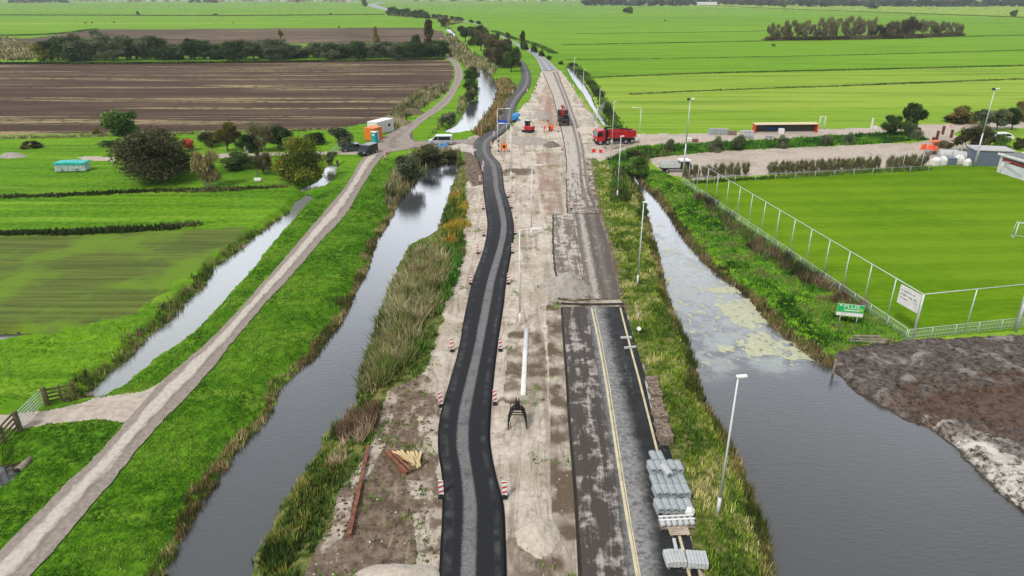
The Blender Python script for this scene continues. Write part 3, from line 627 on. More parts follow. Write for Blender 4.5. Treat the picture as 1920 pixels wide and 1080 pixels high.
hl = nt.nodes.new('ShaderNodeMapRange'); hl.interpolation_type = 'SMOOTHSTEP'; hl.inputs[1].default_value = .10; hl.inputs[2].default_value = .26; hl.inputs[3].default_value = .38; hl.inputs[4].default_value = 1.; nt.links.new(sx.outputs[2], hl.inputs[0])
sk0 = nt.nodes.new('ShaderNodeMath'); sk0.operation = 'MULTIPLY'; nt.links.new(hz.outputs[0], sk0.inputs[0]); nt.links.new(hl.outputs[0], sk0.inputs[1])
sk1 = nt.nodes.new('ShaderNodeMath'); sk1.operation = 'MULTIPLY'; nt.links.new(sk0.outputs[0], sk1.inputs[0]); nt.links.new(fy.outputs[0], sk1.inputs[1])
sk2 = nt.nodes.new('ShaderNodeMath'); sk2.operation = 'MULTIPLY_ADD'; nt.links.new(sk1.outputs[0], sk2.inputs[0]); sk2.inputs[1].default_value = 2.5; sk2.inputs[2].default_value = .72
hm = nt.nodes.new('ShaderNodeMix'); hm.data_type = 'RGBA'; hm.blend_type = 'MULTIPLY'; hm.inputs[0].default_value = 1; nt.links.new(mx.outputs[2], hm.inputs[6]); hc = nt.nodes.new('ShaderNodeCombineColor'); [nt.links.new(sk2.outputs[0], hc.inputs[q]) for q in range(3)]; nt.links.new(hc.outputs[0], hm.inputs[7])
nt.links.new(hm.outputs[2], bg.inputs[0]); bg.inputs[1].default_value = .11; nt.links.new(bg.outputs[0], wo.inputs[0])
sd = bpy.data.lights.new('sun', 'SUN'); sd.energy = 2.5; sd.angle = R(8); sd.color = (1, .96, .9); so = bpy.data.objects.new('sun', sd); COL.objects.link(so)
so.rotation_euler = (R(90) - SUN_EL, 0, R(180) - SUN_AZ); so.location = (0, 0, 80)
vs = scene.view_settings; vs.view_transform = 'Standard'; vs.look = 'None'; vs.gamma = 1; vs.exposure = .27

# ------------------------------------------------------------------ the air: far things fade a little
hz_m = bpy.data.materials.new('haze'); hz_m.use_nodes = True; ht = hz_m.node_tree; ht.nodes.clear(); hv = ht.nodes.new('ShaderNodeVolumePrincipled'); ho = ht.nodes.new('ShaderNodeOutputMaterial'); ht.links.new(hv.outputs[0], ho.inputs['Volume'])
hv.inputs['Color'].default_value = (.88, .93, .98, 1); hv.inputs['Density'].default_value = .0001; hv.inputs['Anisotropy'].default_value = .2
hb = MB(); hb.box((0, 9000, 14.5), (52000, 19000, 36)); hob = hb.build('haze', hz_m); tag(hob, kind='stuff')
# ------------------------------------------------------------------ vegetation
ORD = ['first', 'second', 'third', 'fourth', 'fifth', 'sixth', 'seventh', 'eighth', 'ninth', 'tenth', 'eleventh', 'twelfth', 'thirteenth', 'fourteenth', 'fifteenth', 'sixteenth', 'seventeenth', 'eighteenth', 'nineteenth', 'twentieth'] + ['twenty-' + q for q in ('first', 'second', 'third', 'fourth', 'fifth', 'sixth', 'seventh', 'eighth', 'ninth')] + ['thirtieth'] + ['thirty-' + q for q in ('first', 'second', 'third', 'fourth', 'fifth', 'sixth', 'seventh', 'eighth', 'ninth')]
def mat_leaf(name, tl=.25, spec=.12):
    k = NT(name); n = k.noise(.9, 3); a = k.n.new('ShaderNodeAttribute'); a.attribute_name = 'Col'
    c = k.mix(k.mr(n, .3, .7, .0, .15), a.outputs['Color'], k.mix(.5, a.outputs['Color'], (.02, .03, .01)))
    k.set(color=c, rough=.8, spec=spec)
    t = k.n.new('ShaderNodeBsdfTranslucent'); k.t.links.new(c, t.inputs[0]); m = k.n.new('ShaderNodeMixShader'); m.inputs[0].default_value = tl
    k.t.links.new(k.b.outputs[0], m.inputs[1]); k.t.links.new(t.outputs[0], m.inputs[2]); k.t.links.new(m.outputs[0], k.out.inputs[0]); return k.m
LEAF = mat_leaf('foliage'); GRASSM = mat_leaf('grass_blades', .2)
BARK = M('bark', (.085, .068, .05), .9, .35, 6); PALEBARK = M('pale_bark', (.2, .18, .15), .9, .3, 6)

def pick(pal, n, fld=None, rng=RNG):
    """colours from a palette, drifting over the ground with the field fld"""
    pal = np.asarray(pal, float); k = len(pal)
    t = rng.random(n) if fld is None else np.clip((fld - .5) * 2.1 + .5 + (rng.random(n) - .5) * .55, 0, .999)
    c = pal[(t * k).astype(int)] * 1.35
    return c * rng.uniform(.68, 1.32, (n, 1)) * rng.uniform(.93, 1.07, (n, 3))
def blades(name, x, y, z, h, w, cols, k=4, lean=.45, label=None, cat='grass', parent=None, spread=.5, dirlean=None):
    n = len(x)
    if n == 0: return
    x = np.repeat(x, k); y = np.repeat(y, k); z = np.repeat(z, k); h = np.repeat(h, k) * RNG.uniform(.6, 1.25, n * k); w = np.repeat(w, k); cols = np.repeat(cols, k, 0) * RNG.uniform(.8, 1.2, (n * k, 1))
    x = x + RNG.normal(0, 1, n * k) * w * spread * 2; y = y + RNG.normal(0, 1, n * k) * w * spread * 2
    a = RNG.uniform(0, 2 * np.pi, n * k); l = RNG.uniform(.15, 1, n * k) * lean * h; b = a + RNG.normal(0, .7, n * k) + np.pi / 2
    cx, cy = np.cos(a) * w / 2, np.sin(a) * w / 2; tx, ty = np.cos(b) * l, np.sin(b) * l
    if dirlean is not None: tx = tx + dirlean[0] * h; ty = ty + dirlean[1] * h
    V = np.empty((n * k, 3, 3)); V[:, 0] = np.stack([x - cx, y - cy, z - .03], 1); V[:, 1] = np.stack([x + cx, y + cy, z - .03], 1); V[:, 2] = np.stack([x + tx, y + ty, z + h], 1)
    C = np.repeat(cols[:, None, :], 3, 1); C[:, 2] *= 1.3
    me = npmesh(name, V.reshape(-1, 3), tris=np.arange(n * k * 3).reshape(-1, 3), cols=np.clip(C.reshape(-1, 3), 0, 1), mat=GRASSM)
    o = link(name, me, parent)
    if parent is None: tag(o, label, cat, None, 'stuff')
    return o
def sample(poly, dens, ref=45, pw=1.25):
    lo = poly.min(0); hi = poly.max(0); n = int(np.prod(hi - lo) * dens); n = min(n, 3000000)
    p = RNG.random((n, 2)) * (hi - lo) + lo; d = np.hypot(p[:, 0], p[:, 1])
    p = p[RNG.random(n) < np.minimum(1, (ref / d) ** pw)]
    return p[inside(poly, p[:, 0], p[:, 1])]
PATHSDF = [strip_poly(PATH_L, PATH_R), strip_poly(TMP_L, TMP_R), strip_poly(OLD_L, OLD_R), strip_poly(TRK_L, TRK_R), strip_poly(MLO_L, MLO_R), strip_poly(MIL_L, MIL_R)]
def sward(name, poly, dens, h, w, pal, label, k=4, cls=(0,), fs=.35, extra=None, lean=.5, clump=.5, cat='grass', seed=120, bankmin=-.1, edge=0., ref=45):
    p = sample(poly, dens, ref)
    X, Y = p[:, 0], p[:, 1]; z, c, a1, a2, a3, bk = terrain(X, Y)
    m = np.isin(c, cls) & (bk > bankmin)
    for st in PATHSDF: m &= sdf(st, X, Y, 2.) > .12
    f = fbm(X * fs, Y * fs, seed, 3)
    if clump: m &= (fbm(X * 1.5, Y * 1.5, seed + 5, 2) > clump * .75) | (RNG.random(len(X)) < .35)
    if edge: m &= (sdf(poly, X, Y, 3) + (fbm(X * .8, Y * .8, seed + 9, 2) - .5) * edge * 2 < 0)
    if extra is not None: m &= extra(X, Y, bk)
    X, Y, z, f = X[m], Y[m], z[m], f[m]; d = np.hypot(X, Y); sc = np.clip(d / ref, 1, 8) ** .55
    hh = RNG.uniform(h[0], h[1], len(X)) * (.6 + .8 * fbm(X * .7, Y * .7, seed + 3, 2)); ww = w * sc
    return blades(name, X, Y, np.maximum(z, WZ), hh, ww, pick(pal, len(X), f), k, lean, label, cat)
LUSH = [(.030, .082, .006), (.052, .130, .008), (.080, .182, .011), (.115, .228, .016), (.17, .26, .03)]
chain = lambda a: a
LB = P(*([(588,370),(502,467),(422,562),(342,642),(258,702),(240,717),(195,742),(100,765),(-60,800),(-60,1130),(285,1120)] + [(312,1060),(335,1012),(370,950),(402,905),(442,842),(488,795),(512,760),(514,735),(556,695),(590,668),(607,640),(640,600),(657,560),(690,495),(702,455),(733,405),(745,375),(765,350),(795,316),(780,290),(712,300),(650,345)]))
sward('bank_grass', LB, 60, (.05, .13), .075, LUSH, 'lush bright green grass on the dike beside the concrete path', lean=.9, clump=.45)
LF = P((-200,645),(60,636),(200,600),(330,540),(440,450),(560,378),(540,400),(470,450),(402,500),(328,592),(240,672),(165,735),(146,752),(90,745),(-200,790))
sward('meadow_grass', LF, 30, (.04, .11), .075, LUSH[1:] + [(.14, .25, .04)], 'short green meadow grass left of the narrow ditch', lean=.9, clump=.45)
sward('ditch_sedge', LF, 30, (.3, .7), .09, [(.05, .075, .016), (.085, .10, .025), (.20, .17, .075), (.13, .12, .04), (.06, .10, .02)], 'olive and straw sedge lining the left side of the narrow ditch', extra=lambda X, Y, b: b < 1.1 + (fbm(X * .5, Y * .5, 8, 2) - .5) * 1.6, clump=.5, cls=(0, 8), bankmin=-.25, cat='sedge')
sward('bank_sedge', LB, 60, (.25, .6), .07, [(.07, .075, .02), (.13, .10, .04), (.25, .18, .09), (.34, .27, .14), (.10, .14, .025)], 'brown and straw coloured sedge along the left bank of the main canal', extra=lambda X, Y, b: (b < .55 + (fbm(X * .4, Y * .4, 18, 2) - .5) * 1.5) & (sdf(WP['canal_left'][0], X, Y, 3.) < 2.4), clump=.4, cls=(0, 8), bankmin=-.3, cat='sedge')
# left verge between the canal and the temporary road
LVG = [(.035, .05, .012), (.075, .10, .02), (.14, .16, .04), (.20, .19, .06), (.26, .22, .09)]
sward('verge_grass', LVERGE, 30, (.2, .55), .09, [(.03, .055, .012), (.06, .12, .018), (.12, .18, .03), (.19, .20, .05), (.25, .22, .09)], 'rough green and straw verge grass between main canal and temporary road', clump=.45, edge=.6)
REED = P((672,722),(668,748),(720,738),(748,705),(790,640),(818,580),(838,520),(838,480),(812,462),(790,462),(752,505),(728,565),(708,608),(690,660))
sward('reed_bed', REED, 80, (.6, 1.35), .10, [(.07, .08, .022), (.14, .15, .055), (.24, .235, .12), (.34, .32, .20), (.25, .19, .095), (.15, .12, .05), (.10, .14, .035)], 'tall grey green reeds on the right bank of the main canal', k=5, cls=(0, 8, 2, 3), lean=.95, clump=.3, fs=.5, cat='reeds', edge=.8, bankmin=-.8)
sward('green_herbs', P((835,455),(872,470),(850,545),(822,590),(790,655),(752,712),(735,735),(745,690),(775,640),(805,570),(828,500)), 34, (.5, 1.0), .13, [(.02, .06, .008), (.04, .125, .012), (.07, .18, .02), (.10, .13, .03)], 'dense dark green herbs between the reeds and the sand', cls=(0, 2, 3), clump=.45, cat='herbs', edge=.7)
sward('autumn_herbs', P((845,360),(872,360),(880,415),(878,460),(850,470),(825,455),(830,410)), 40, (.4, .8), .12, [(.05, .09, .015), (.16, .16, .02), (.30, .22, .03), (.26, .11, .025)], 'yellow and orange autumn herbs beside the top of the main canal', cls=(0, 2, 3), clump=.4, cat='herbs', edge=.7)
sward('dead_reeds', P((618,820),(645,772),(678,752),(712,760),(708,795),(672,840),(640,872),(600,862)), 60, (.4, .9), .06, [(.10, .065, .04), (.21, .145, .095), (.33, .24, .17), (.42, .33, .25), (.12, .13, .035)], 'pinkish brown dead reeds between canal and brown soil', k=5, cls=(0, 2, 3, 8), lean=.8, clump=.4, cat='reeds', edge=.5, bankmin=-.5)
sward('shrubby_herbs', P((470,1100),(490,1025),(512,978),(530,945),(560,900),(600,850),(640,870),(620,930),(580,985),(545,1060),(530,1110)), 40, (.25, .65), .11, [(.03, .05, .01), (.065, .085, .018), (.15, .15, .03), (.27, .22, .05), (.26, .16, .05), (.12, .08, .03)], 'yellow green bushy herbs on the canal bank at the bottom', cls=(0, 2, 3, 8), clump=.5, cat='herbs', edge=.6, bankmin=-.4)
sward('soil_weeds', np.vstack([DIRT]), 7, (.1, .3), .1, LUSH[1:4] + [(.12, .16, .03)], 'scattered green weeds on the brown soil', cls=(2, 3), clump=0, extra=lambda X, Y, b: fbm(X * .45, Y * .45, 140, 3) + smooth(3.5, 0, -sdf(DIRT, X, Y, 4)) * .10 > .62, cat='weeds')
sward('sand_weeds', SAND, 10, (.1, .25), .09, LUSH[1:4] + [(.16, .15, .05)], 'small tufts of weeds on the construction sand', cls=(2,), clump=0, extra=lambda X, Y, b: fbm(X * .6, Y * .6, 150, 3) > .73, cat='weeds')
# right verge and the right canal bank
sward('roadside_grass', RVERGE, 34, (.12, .42), .09, [(.045, .09, .010), (.10, .17, .015), (.17, .235, .025), (.25, .285, .06), (.36, .33, .14)], 'tufty green and straw grass between old road and right canal', clump=.5, fs=.5, edge=.25)
sward('canal_edge_sedge', RVERGE, 44, (.3, .7), .08, [(.04, .055, .012), (.08, .085, .02), (.17, .13, .05), (.24, .2, .09)], 'dark sedge fringe on the left edge of the right canal', extra=lambda X, Y, b: b < .6 + (fbm(X * .5, Y * .5, 28, 2) - .5) * 1.3, clump=.35, cls=(0, 8), bankmin=-.3, cat='sedge')
FENCE_A = G(1708, 632); FENCE_B = G(1290, 345)
RB = P((1190,318),(1207,348),(1237,375),(1262,410),(1287,450),(1310,475),(1330,500),(1380,537),(1410,562),(1450,612),(1490,642),(1527,672),(1558,695),(1570,664),(1690,636),(1710,632),(1673,612),(1627,563),(1540,512),(1470,470),(1390,418),(1290,347),(1235,320))
sward('canal_bank_grass', RB, 40, (.12, .4), .10, [(.02, .055, .008), (.035, .11, .01), (.065, .175, .014), (.10, .20, .025), (.14, .145, .05)], 'dark and light green grass between right canal and ball fence', clump=.5, fs=.45)
sward('far_bank_sedge', RB, 50, (.3, .65), .08, [(.05, .04, .02), (.12, .085, .045), (.22, .165, .085), (.11, .10, .035)], 'brown sedge fringe on the right edge of the right canal', extra=lambda X, Y, b: b < .7 + (fbm(X * .5, Y * .5, 38, 2) - .5) * 1.4, clump=.35, cls=(0, 8), bankmin=-.3, cat='sedge')
fx = lambda t: (FENCE_A[0] + (FENCE_B[0] - FENCE_A[0]) * t, FENCE_A[1] + (FENCE_B[1] - FENCE_A[1]) * t)
BR = P((1300,362),(1330,372),(1400,425),(1480,480),(1560,530),(1625,575),(1620,598),(1560,570),(1490,525),(1420,480),(1350,425),(1310,390))
sward('fence_brambles', BR, 26, (.6, 1.25), .09, [(.03, .035, .014), (.075, .055, .03), (.13, .085, .05), (.17, .12, .075), (.06, .09, .02)], 'brown leafless brambles along the foot of the ball fence', k=5, clump=.55, lean=.9, cat='brambles', edge=.7)
sward('berm_grass', BERM, 24, (.3, .75), .16, [(.02, .055, .008), (.03, .10, .01), (.05, .145, .012), (.08, .18, .02)], 'thick dark green growth on the bank before the gravel yard', clump=.4, lean=.6, cat='herbs', ref=60)
sward('yard_edge_scrub', P((1148,318),(1180,322),(1200,290),(1260,283),(1260,296),(1216,300),(1208,345),(1192,345),(1182,380),(1145,380)), 16, (.3, 1.1), .17, [(.03, .05, .012), (.06, .09, .018), (.12, .12, .035), (.05, .11, .014)], 'olive scrub where the right canal ends below the red lorry', clump=.5, lean=.6, cat='scrub', ref=60)
# around the far end of the left canal
TAN = [(.05, .06, .02), (.11, .115, .045), (.20, .175, .09), (.29, .25, .15), (.15, .15, .07)]
sward('canal_head_reeds', P((725,355),(740,320),(770,292),(800,280),(860,286),(868,304),(830,303),(795,316),(765,350),(745,375),(722,380)), 20, (.5, 1.5), .15, TAN, 'tan and grey reeds round the head of the main canal', clump=.5, cat='reeds', ref=60, cls=(0, 3, 8), bankmin=-.6)
sward('far_canal_reeds', P((888,250),(908,222),(927,200),(936,172),(932,150),(950,150),(968,165),(955,195),(938,215),(922,245),(900,256)), 14, (.6, 1.6), .2, [(.06, .06, .02), (.15, .12, .05), (.27, .2, .1), (.2, .13, .05), (.10, .11, .03)], 'tan autumn reeds between far canal and temporary road', clump=.45, cat='reeds', ref=60, cls=(0, 2, 3, 8), bankmin=-.4)
sward('track_side_reeds', P((738,246),(770,215),(800,196),(838,172),(828,160),(790,168),(755,196),(725,222)), 12, (.5, 1.4), .2, TAN, 'tan reeds and scrub round the ponds left of the dirt track', clump=.45, cat='reeds', ref=60, cls=(0, 1, 8), bankmin=-.4)
sward('far_canal_left_reeds', P((800,265),(830,235),(862,212),(868,200),(880,185),(862,185),(858,215),(820,240)), 10, (.5, 1.2), .2, TAN, 'grey tan reeds on the left side of the far canal', clump=.4, cat='reeds', ref=60, cls=(0, 8), bankmin=-.4)
sward('upper_canal_reeds', P((840,104),(868,116),(886,138),(893,130),(893,116),(905,124),(926,140),(926,128),(900,110),(880,98),(862,80),(842,64),(832,78),(842,92)), 3.5, (.8, 2.), .45, TAN, 'brown and green growth along the upper end of the far canal', clump=.4, cat='reeds', ref=90, cls=(0, 8), bankmin=-.4)
sward('field_corner_reeds', P((-120,112),(60,113),(65,88),(30,72),(-120,78)), 1.6, (1., 2.), .5, [(.08, .08, .03), (.19, .17, .09), (.27, .23, .14), (.13, .12, .05)], 'pale tan reeds at the left end of the willow row', clump=.3, cat='reeds', ref=120, cls=(0, 1))
# dark ditches between the parcels: low ridges of rough sedge
def ditch_line(pts, w, h, pal, label, dens=6, name='ditch_growth'):
    c = GP(pts); L, _ = resample(c, c, 400); d = np.hypot(L[:, 0], L[:, 1])
    seg = np.r_[0, np.cumsum(np.linalg.norm(np.diff(L, axis=0), axis=1))]; n = int(seg[-1] * w * dens)
    t = RNG.random(n) * seg[-1]; x = np.interp(t, seg, L[:, 0]); y = np.interp(t, seg, L[:, 1]); nz_ = fbm(t * .08, t * 0, 77, 3)
    wob = w * np.clip((nz_ - .5) * 3 + 1., .15, 1.8)
    y = y + RNG.uniform(-.5, .5, n) * wob; x = x + RNG.normal(0, .5, n); dd = np.hypot(x, y); sc = np.clip(dd / 110, .7, 6) ** .75
    z = np.maximum(terrain(x, y)[0], WZ)
    blades(name, x, y, z, RNG.uniform(.5, 1, n) * h, .3 * sc, pick(pal, n, fbm(x * .1, y * .1, 9, 2)), 4, .6, label, 'ditch growth')
DK = [(.018, .03, .008), (.03, .045, .012), (.05, .065, .02)]; DKG = [(.03, .08, .01), (.045, .095, .012), (.09, .13, .03)]; BRN = [(.045, .05, .018), (.09, .085, .035), (.15, .13, .06)]
ditch_line([(-120,441),(120,437),(240,432),(330,427)], 1.6, .7, DK, 'dark overgrown ditch above the stubble field at left', 16)
ditch_line([(310,429),(362,422)], 1.2, .8, TAN, 'pale reed tuft at the end of the dark ditch at left', 16)
ditch_line([(-120,374),(120,366),(300,358),(430,356),(540,350)], 1.4, .5, DK + BRN, 'rough dark ditch edge below the garden bushes', 10)
ditch_line([(-120,262),(100,257),(300,252),(640,242)], 1.2, .5, TAN, 'straw coloured edge of the ploughed field', 7)
ditch_line([(-120,120),(300,119),(830,112)], 2., 1., DK, 'black ditch below the willow row', 6)
ditch_line([(1180,177),(1280,172),(1500,164),(1920,148)], 1., .4, BRN + DKG, 'olive ditch line across the near right meadow', 6)
ditch_line([(1100,146),(1280,139),(1600,131),(1920,123)], 1.2, .5, DKG, 'dark green ditch line across the right meadow', 6)
ditch_line([(1060,112),(1280,109),(1600,103),(1920,94)], .8, .3, DKG, 'third ditch line across the right meadow', 5)
ditch_line([(1060,84),(1440,77),(1660,72),(1920,66)], 1., .5, DKG, 'dark ditch line passing below the leafless wood', 4)
ditch_line([(1080,63),(1280,61),(1440,58)], .9, .3, DKG, 'ditch line left of the leafless wood', 4)
ditch_line([(1280,8),(1500,18),(1700,25),(1920,33)], 3.5, 1., BRN + DK, 'brown ditch slanting across the far right meadow', 2)
ditch_line([(-60,28.5),(200,29),(420,29.6),(720,27.5)], 4, 1.3, BRN + DK, 'brown ditch line across the far left meadow', 2)
ditch_line([(-60,68),(60,66),(180,55)], 3, 1., DKG, 'dark edge at the left end of the far ploughed strip', 3)
ditch_line([(730,29),(860,40),(830,50)], 3, 1.2, BRN, 'brown scrub along the bend in the distant road', 2)
ditch_line([(1072,120),(1100,146),(1130,190),(1160,245)], 1.6, .7, DK + DKG, 'dark fringe on the right side of the far ditch', 6)
ditch_line([(1040,100),(1000,82),(970,74),(925,58)], 2., .8, DKG, 'dark green fringe right of the distant road', 4)

ditch_line([(1300,343),(1440,334),(1640,322),(1740,317)], .9, .5, DKG, 'dark green growth at the foot of the hedge behind the pitch', 14)
# ------------------------------------------------------------------ trees
def tube_rings(V, Fq, pts, rad, n=6):
    b = len(V); pts = np.asarray(pts, float)
    for i, p in enumerate(pts):
        t = pts[min(i + 1, len(pts) - 1)] - pts[max(i - 1, 0)]; t /= np.linalg.norm(t) + 1e-9
        u = np.cross(t, [0, 1, .3]); u /= np.linalg.norm(u) + 1e-9; v = np.cross(t, u)
        for k in range(n): a = 2 * math.pi * k / n; V.append(p + rad[i] * (math.cos(a) * u + math.sin(a) * v))
    for i in range(len(pts) - 1):
        for k in range(n): Fq.append((b + i * n + k, b + i * n + (k + 1) % n, b + (i + 1) * n + (k + 1) % n, b + (i + 1) * n + k))
TREES = {}
def tree_mesh(key, style, pal, seed, nleaf=3000, leaf=.035, nblob=16):
    """unit tree: height 1, spread 1; returns (trunk, crown)"""
    if key in TREES: return TREES[key]
    if nleaf < 10000 and leaf < .05 and style != 'bare': nleaf = int(nleaf * 1.9); leaf *= .72
    rg = np.random.default_rng(seed); V = []; Fq = []
    th = {'bush': .06, 'tree': .28, 'willow': .22, 'bare': .16, 'cone': .12, 'wind': .2}[style]
    B = []
    for i in range(nblob):
        a = rg.uniform(0, 2 * np.pi)
        if style == 'cone': zz = rg.uniform(.1, .92); r = (1.02 - zz) * .36 * rg.uniform(.2, 1)
        elif style == 'bush': zz = rg.uniform(.12, .82); r = .40 * math.sqrt(max(0, 1 - ((zz - .3) / .62) ** 2)) * rg.uniform(.3, 1.)
        else: zz = th + (1 - th) * rg.uniform(.12, .86); q = (zz - th) / (1 - th); r = .42 * math.sqrt(max(0, 1 - ((q - .45) / .62) ** 2)) * rg.uniform(.25, 1.)
        off = (zz - .3) * .35 if style == 'wind' else 0
        rad = {'cone': .13, 'bush': .20, 'tree': .17, 'willow': .17, 'bare': .15, 'wind': .15}[style] * rg.uniform(.65, 1.25)
        B.append((r * math.cos(a) + off, r * math.sin(a), zz, rad))
    B = np.array(B)
    if style == 'bare':
        for q in range(6): ax, ay = rg.uniform(-.3, .3, 2); tube_rings(V, Fq, [(ax, ay, -.02), (ax * 1.1, ay, .4), (ax * 1.3, ay * 1.2, rg.uniform(.7, .95))], [.016, .011, .004], 5)
    tr = .028 if style != 'bush' else .02
    tube_rings(V, Fq, [(0, 0, -.02), (.01, 0, th * .5), (0, .01, th), (B[:, 0].mean() * .7, 0, .72)], [tr * 1.4, tr, tr * .85, tr * .25])
    for b in B:
        base = np.array([0, 0, th * rg.uniform(.6, 1.)]); mid = (base + b[:3]) / 2 + rg.normal(0, .03, 3) + [0, 0, .03]
        tube_rings(V, Fq, [base, mid, b[:3]], [tr * .55, tr * .35, tr * .1], 5)
    trunk = npmesh('trunk', V, quads=Fq, mat=PALEBARK if style == 'bare' else BARK, smooth_=True)
    pal = np.asarray(pal, float) * 1.75; n = nleaf
    wts = B[:, 3] ** 2; bi = rg.choice(nblob, n, p=wts / wts.sum()); d = rg.normal(0, 1, (n, 3)); d /= np.linalg.norm(d, axis=1)[:, None]
    rr = B[bi, 3] * rg.random(n) ** .45 * (1 + .35 * rg.normal(0, .5, n)); P0 = B[bi, :3] + d * rr[:, None] * [1, 1, .85]
    P0[:, 2] = np.clip(P0[:, 2], .03, 1.05)
    bt = rg.random(nblob)[bi]; t = np.clip(bt * .75 + rg.random(n) * .4 - .05 , 0, .999); C = pal[(t * len(pal)).astype(int)] * rg.uniform(.7, 1.3, (n, 1)) * (.75 + .5 * rg.random(nblob)[bi])[:, None]
    s = leaf * rg.uniform(.6, 1.5, n)
    if style == 'bare':      # twigs
        m = n // 2; u = rg.normal(0, 1, (n, 3)) * [.5, .5, 1.]; u[:, 2] = np.abs(u[:, 2]) + .2; u /= np.linalg.norm(u, axis=1)[:, None]; L = np.where(np.arange(n) < m, 4.5, 1.)[:, None] * s[:, None]; wd = np.where(np.arange(n) < m, .22, .8)[:, None] * s[:, None]
    elif style == 'willow' or style == 'wind':
        u = d * .6 + rg.normal(0, .5, (n, 3)) + [0.25 if style == 'wind' else 0, 0, .45]; u /= np.linalg.norm(u, axis=1)[:, None]; L = 1.7 * s[:, None]; wd = .5 * s[:, None]
    else:
        u = rg.normal(0, 1, (n, 3)); u /= np.linalg.norm(u, axis=1)[:, None]; L = s[:, None]; wd = .8 * s[:, None]
    v = np.cross(u, rg.normal(0, 1, (n, 3))); v /= np.linalg.norm(v, axis=1)[:, None]
    Q4 = np.stack([P0 - u * L, P0 + v * wd, P0 + u * L, P0 - v * wd], 1)
    crown = npmesh('crown', Q4.reshape(-1, 3), quads=np.arange(n * 4).reshape(-1, 4), cols=np.clip(np.repeat(C, 4, 0), 0, 1), mat=LEAF)
    TREES[key] = (trunk, crown); return TREES[key]
PALS = dict(
 grey=[(.030, .044, .018), (.058, .078, .036), (.09, .112, .055), (.13, .15, .08)],
 dark=[(.010, .021, .006), (.022, .044, .010), (.040, .070, .016), (.064, .098, .026)],
 green=[(.018, .045, .008), (.04, .09, .014), (.065, .125, .02), (.10, .155, .035)],
 brown=[(.022, .022, .010), (.05, .045, .02), (.08, .068, .032), (.11, .09, .05)],
 darkolive=[(.013, .017, .006), (.028, .034, .011), (.050, .053, .019), (.075, .066, .032), (.042, .062, .02)],
 ochre=[(.05, .045, .012), (.10, .08, .025), (.17, .125, .04), (.12, .12, .03)],
 yellow=[(.03, .045, .008), (.06, .085, .012), (.10, .12, .014), (.16, .145, .018), (.045, .065, .01)],
 tan=[(.09, .075, .03), (.15, .125, .055), (.21, .18, .08), (.12, .13, .04)],
 red=[(.12, .015, .012), (.28, .03, .025), (.38, .07, .04)],
 bare=[(.075, .068, .032), (.115, .105, .055), (.15, .135, .07), (.09, .12, .035)],
)
def plant(name, style, pal, px, py, ty, wpx, label, cat='tree', group=None, var=0, nleaf=3000, leaf=.035, nblob=16, rz=None, deep=None):
    x, y = G(px, py); hh = max(.5, hgt(px, py, ty)); ww = wpx * mpp(px, py)
    tk, cr = tree_mesh((style, pal, var, nleaf), style, PALS[pal], 1000 + var * 31 + len(pal) * 7 + len(style), nleaf, leaf, nblob)
    o = thing(name, label, cat, (x, y + ww * .15, max(-.05, 0)), rz if rz is not None else random.uniform(0, 6.28), group)
    o.scale = (ww, ww * (deep or 1), hh)
    link('trunk', tk, o); link('crown', cr, o); return o
# garden beside the dike path
plant('leafy_tree', 'tree', 'green', 232, 272, 212, 64, 'tall fresh green tree behind the big dark bush in the garden', var=1, nleaf=4500)
plant('large_bush', 'bush', 'darkolive', 288, 342, 243, 158, 'huge dark brown green bush, the largest in the garden', 'bush', var=2, nleaf=36000, leaf=.0125, nblob=44)
plant('bare_shrub', 'bare', 'tan', 390, 354, 288, 58, 'pale tan half bare shrub right of the huge dark bush', 'shrub', var=3, nleaf=3000)
plant('red_shrub', 'bush', 'red', 352, 283, 258, 28, 'small red leaved shrub peeping out behind the huge dark bush', 'shrub', var=4, nleaf=1200, leaf=.05)
plant('ochre_tree', 'tree', 'ochre', 425, 286, 230, 52, 'ochre brown tree at the left end of the garden thicket', var=5, nleaf=3500)
plant('dark_bush', 'bush', 'dark', 465, 286, 243, 44, 'dark evergreen bush beside the ochre brown tree', 'bush', var=6)
plant('bare_tree', 'bare', 'bare', 493, 285, 232, 52, 'grey leafless tree in front of the garden thicket', var=7, nleaf=2200)
plant('dark_bush', 'bush', 'dark', 528, 281, 235, 50, 'tall dark green bush right of the grey leafless tree', 'bush', var=8)
plant('green_bush', 'bush', 'green', 548, 290, 256, 50, 'mid green bush between thicket and yellow tree', 'bush', var=9)
plant('dark_bush', 'bush', 'dark', 590, 272, 245, 46, 'low dark bush behind the yellow tree', 'bush', var=6)
plant('grey_shrub', 'bush', 'grey', 636, 281, 239, 52, 'grey green shrub nearest to the orange container', 'shrub', var=10)
plant('yellow_tree', 'bush', 'yellow', 565, 344, 256, 104, 'broad yellow leaved bush beside the garden pond', 'bush', var=11, nleaf=20000, leaf=.016, nblob=34)
plant('low_bush', 'bush', 'dark', 445, 318, 288, 72, 'low dark bush beside the tan half bare shrub', 'bush', var=12)
plant('bare_shrub', 'bare', 'brown', 492, 328, 286, 44, 'brown twiggy shrub left of the yellow bush', 'shrub', var=13, nleaf=1800)
plant('low_bush', 'bush', 'darkolive', 392, 276, 246, 44, 'low olive bush behind the red shrub', 'bush', var=2, nleaf=3000)
plant('brown_shrub', 'bush', 'brown', 58, 278, 263, 36, 'small brown shrub alone in the meadow at far left', 'shrub', var=14, nleaf=1500, leaf=.05)
plant('brown_shrub', 'bush', 'ochre', 180, 252, 240, 18, 'tiny ochre shrub on the edge of the ploughed field', 'shrub', var=14, nleaf=1200, leaf=.05)
plant('low_bush', 'bush', 'green', 200, 275, 264, 44, 'low green bush left of the tall fresh green tree', 'bush', var=9)
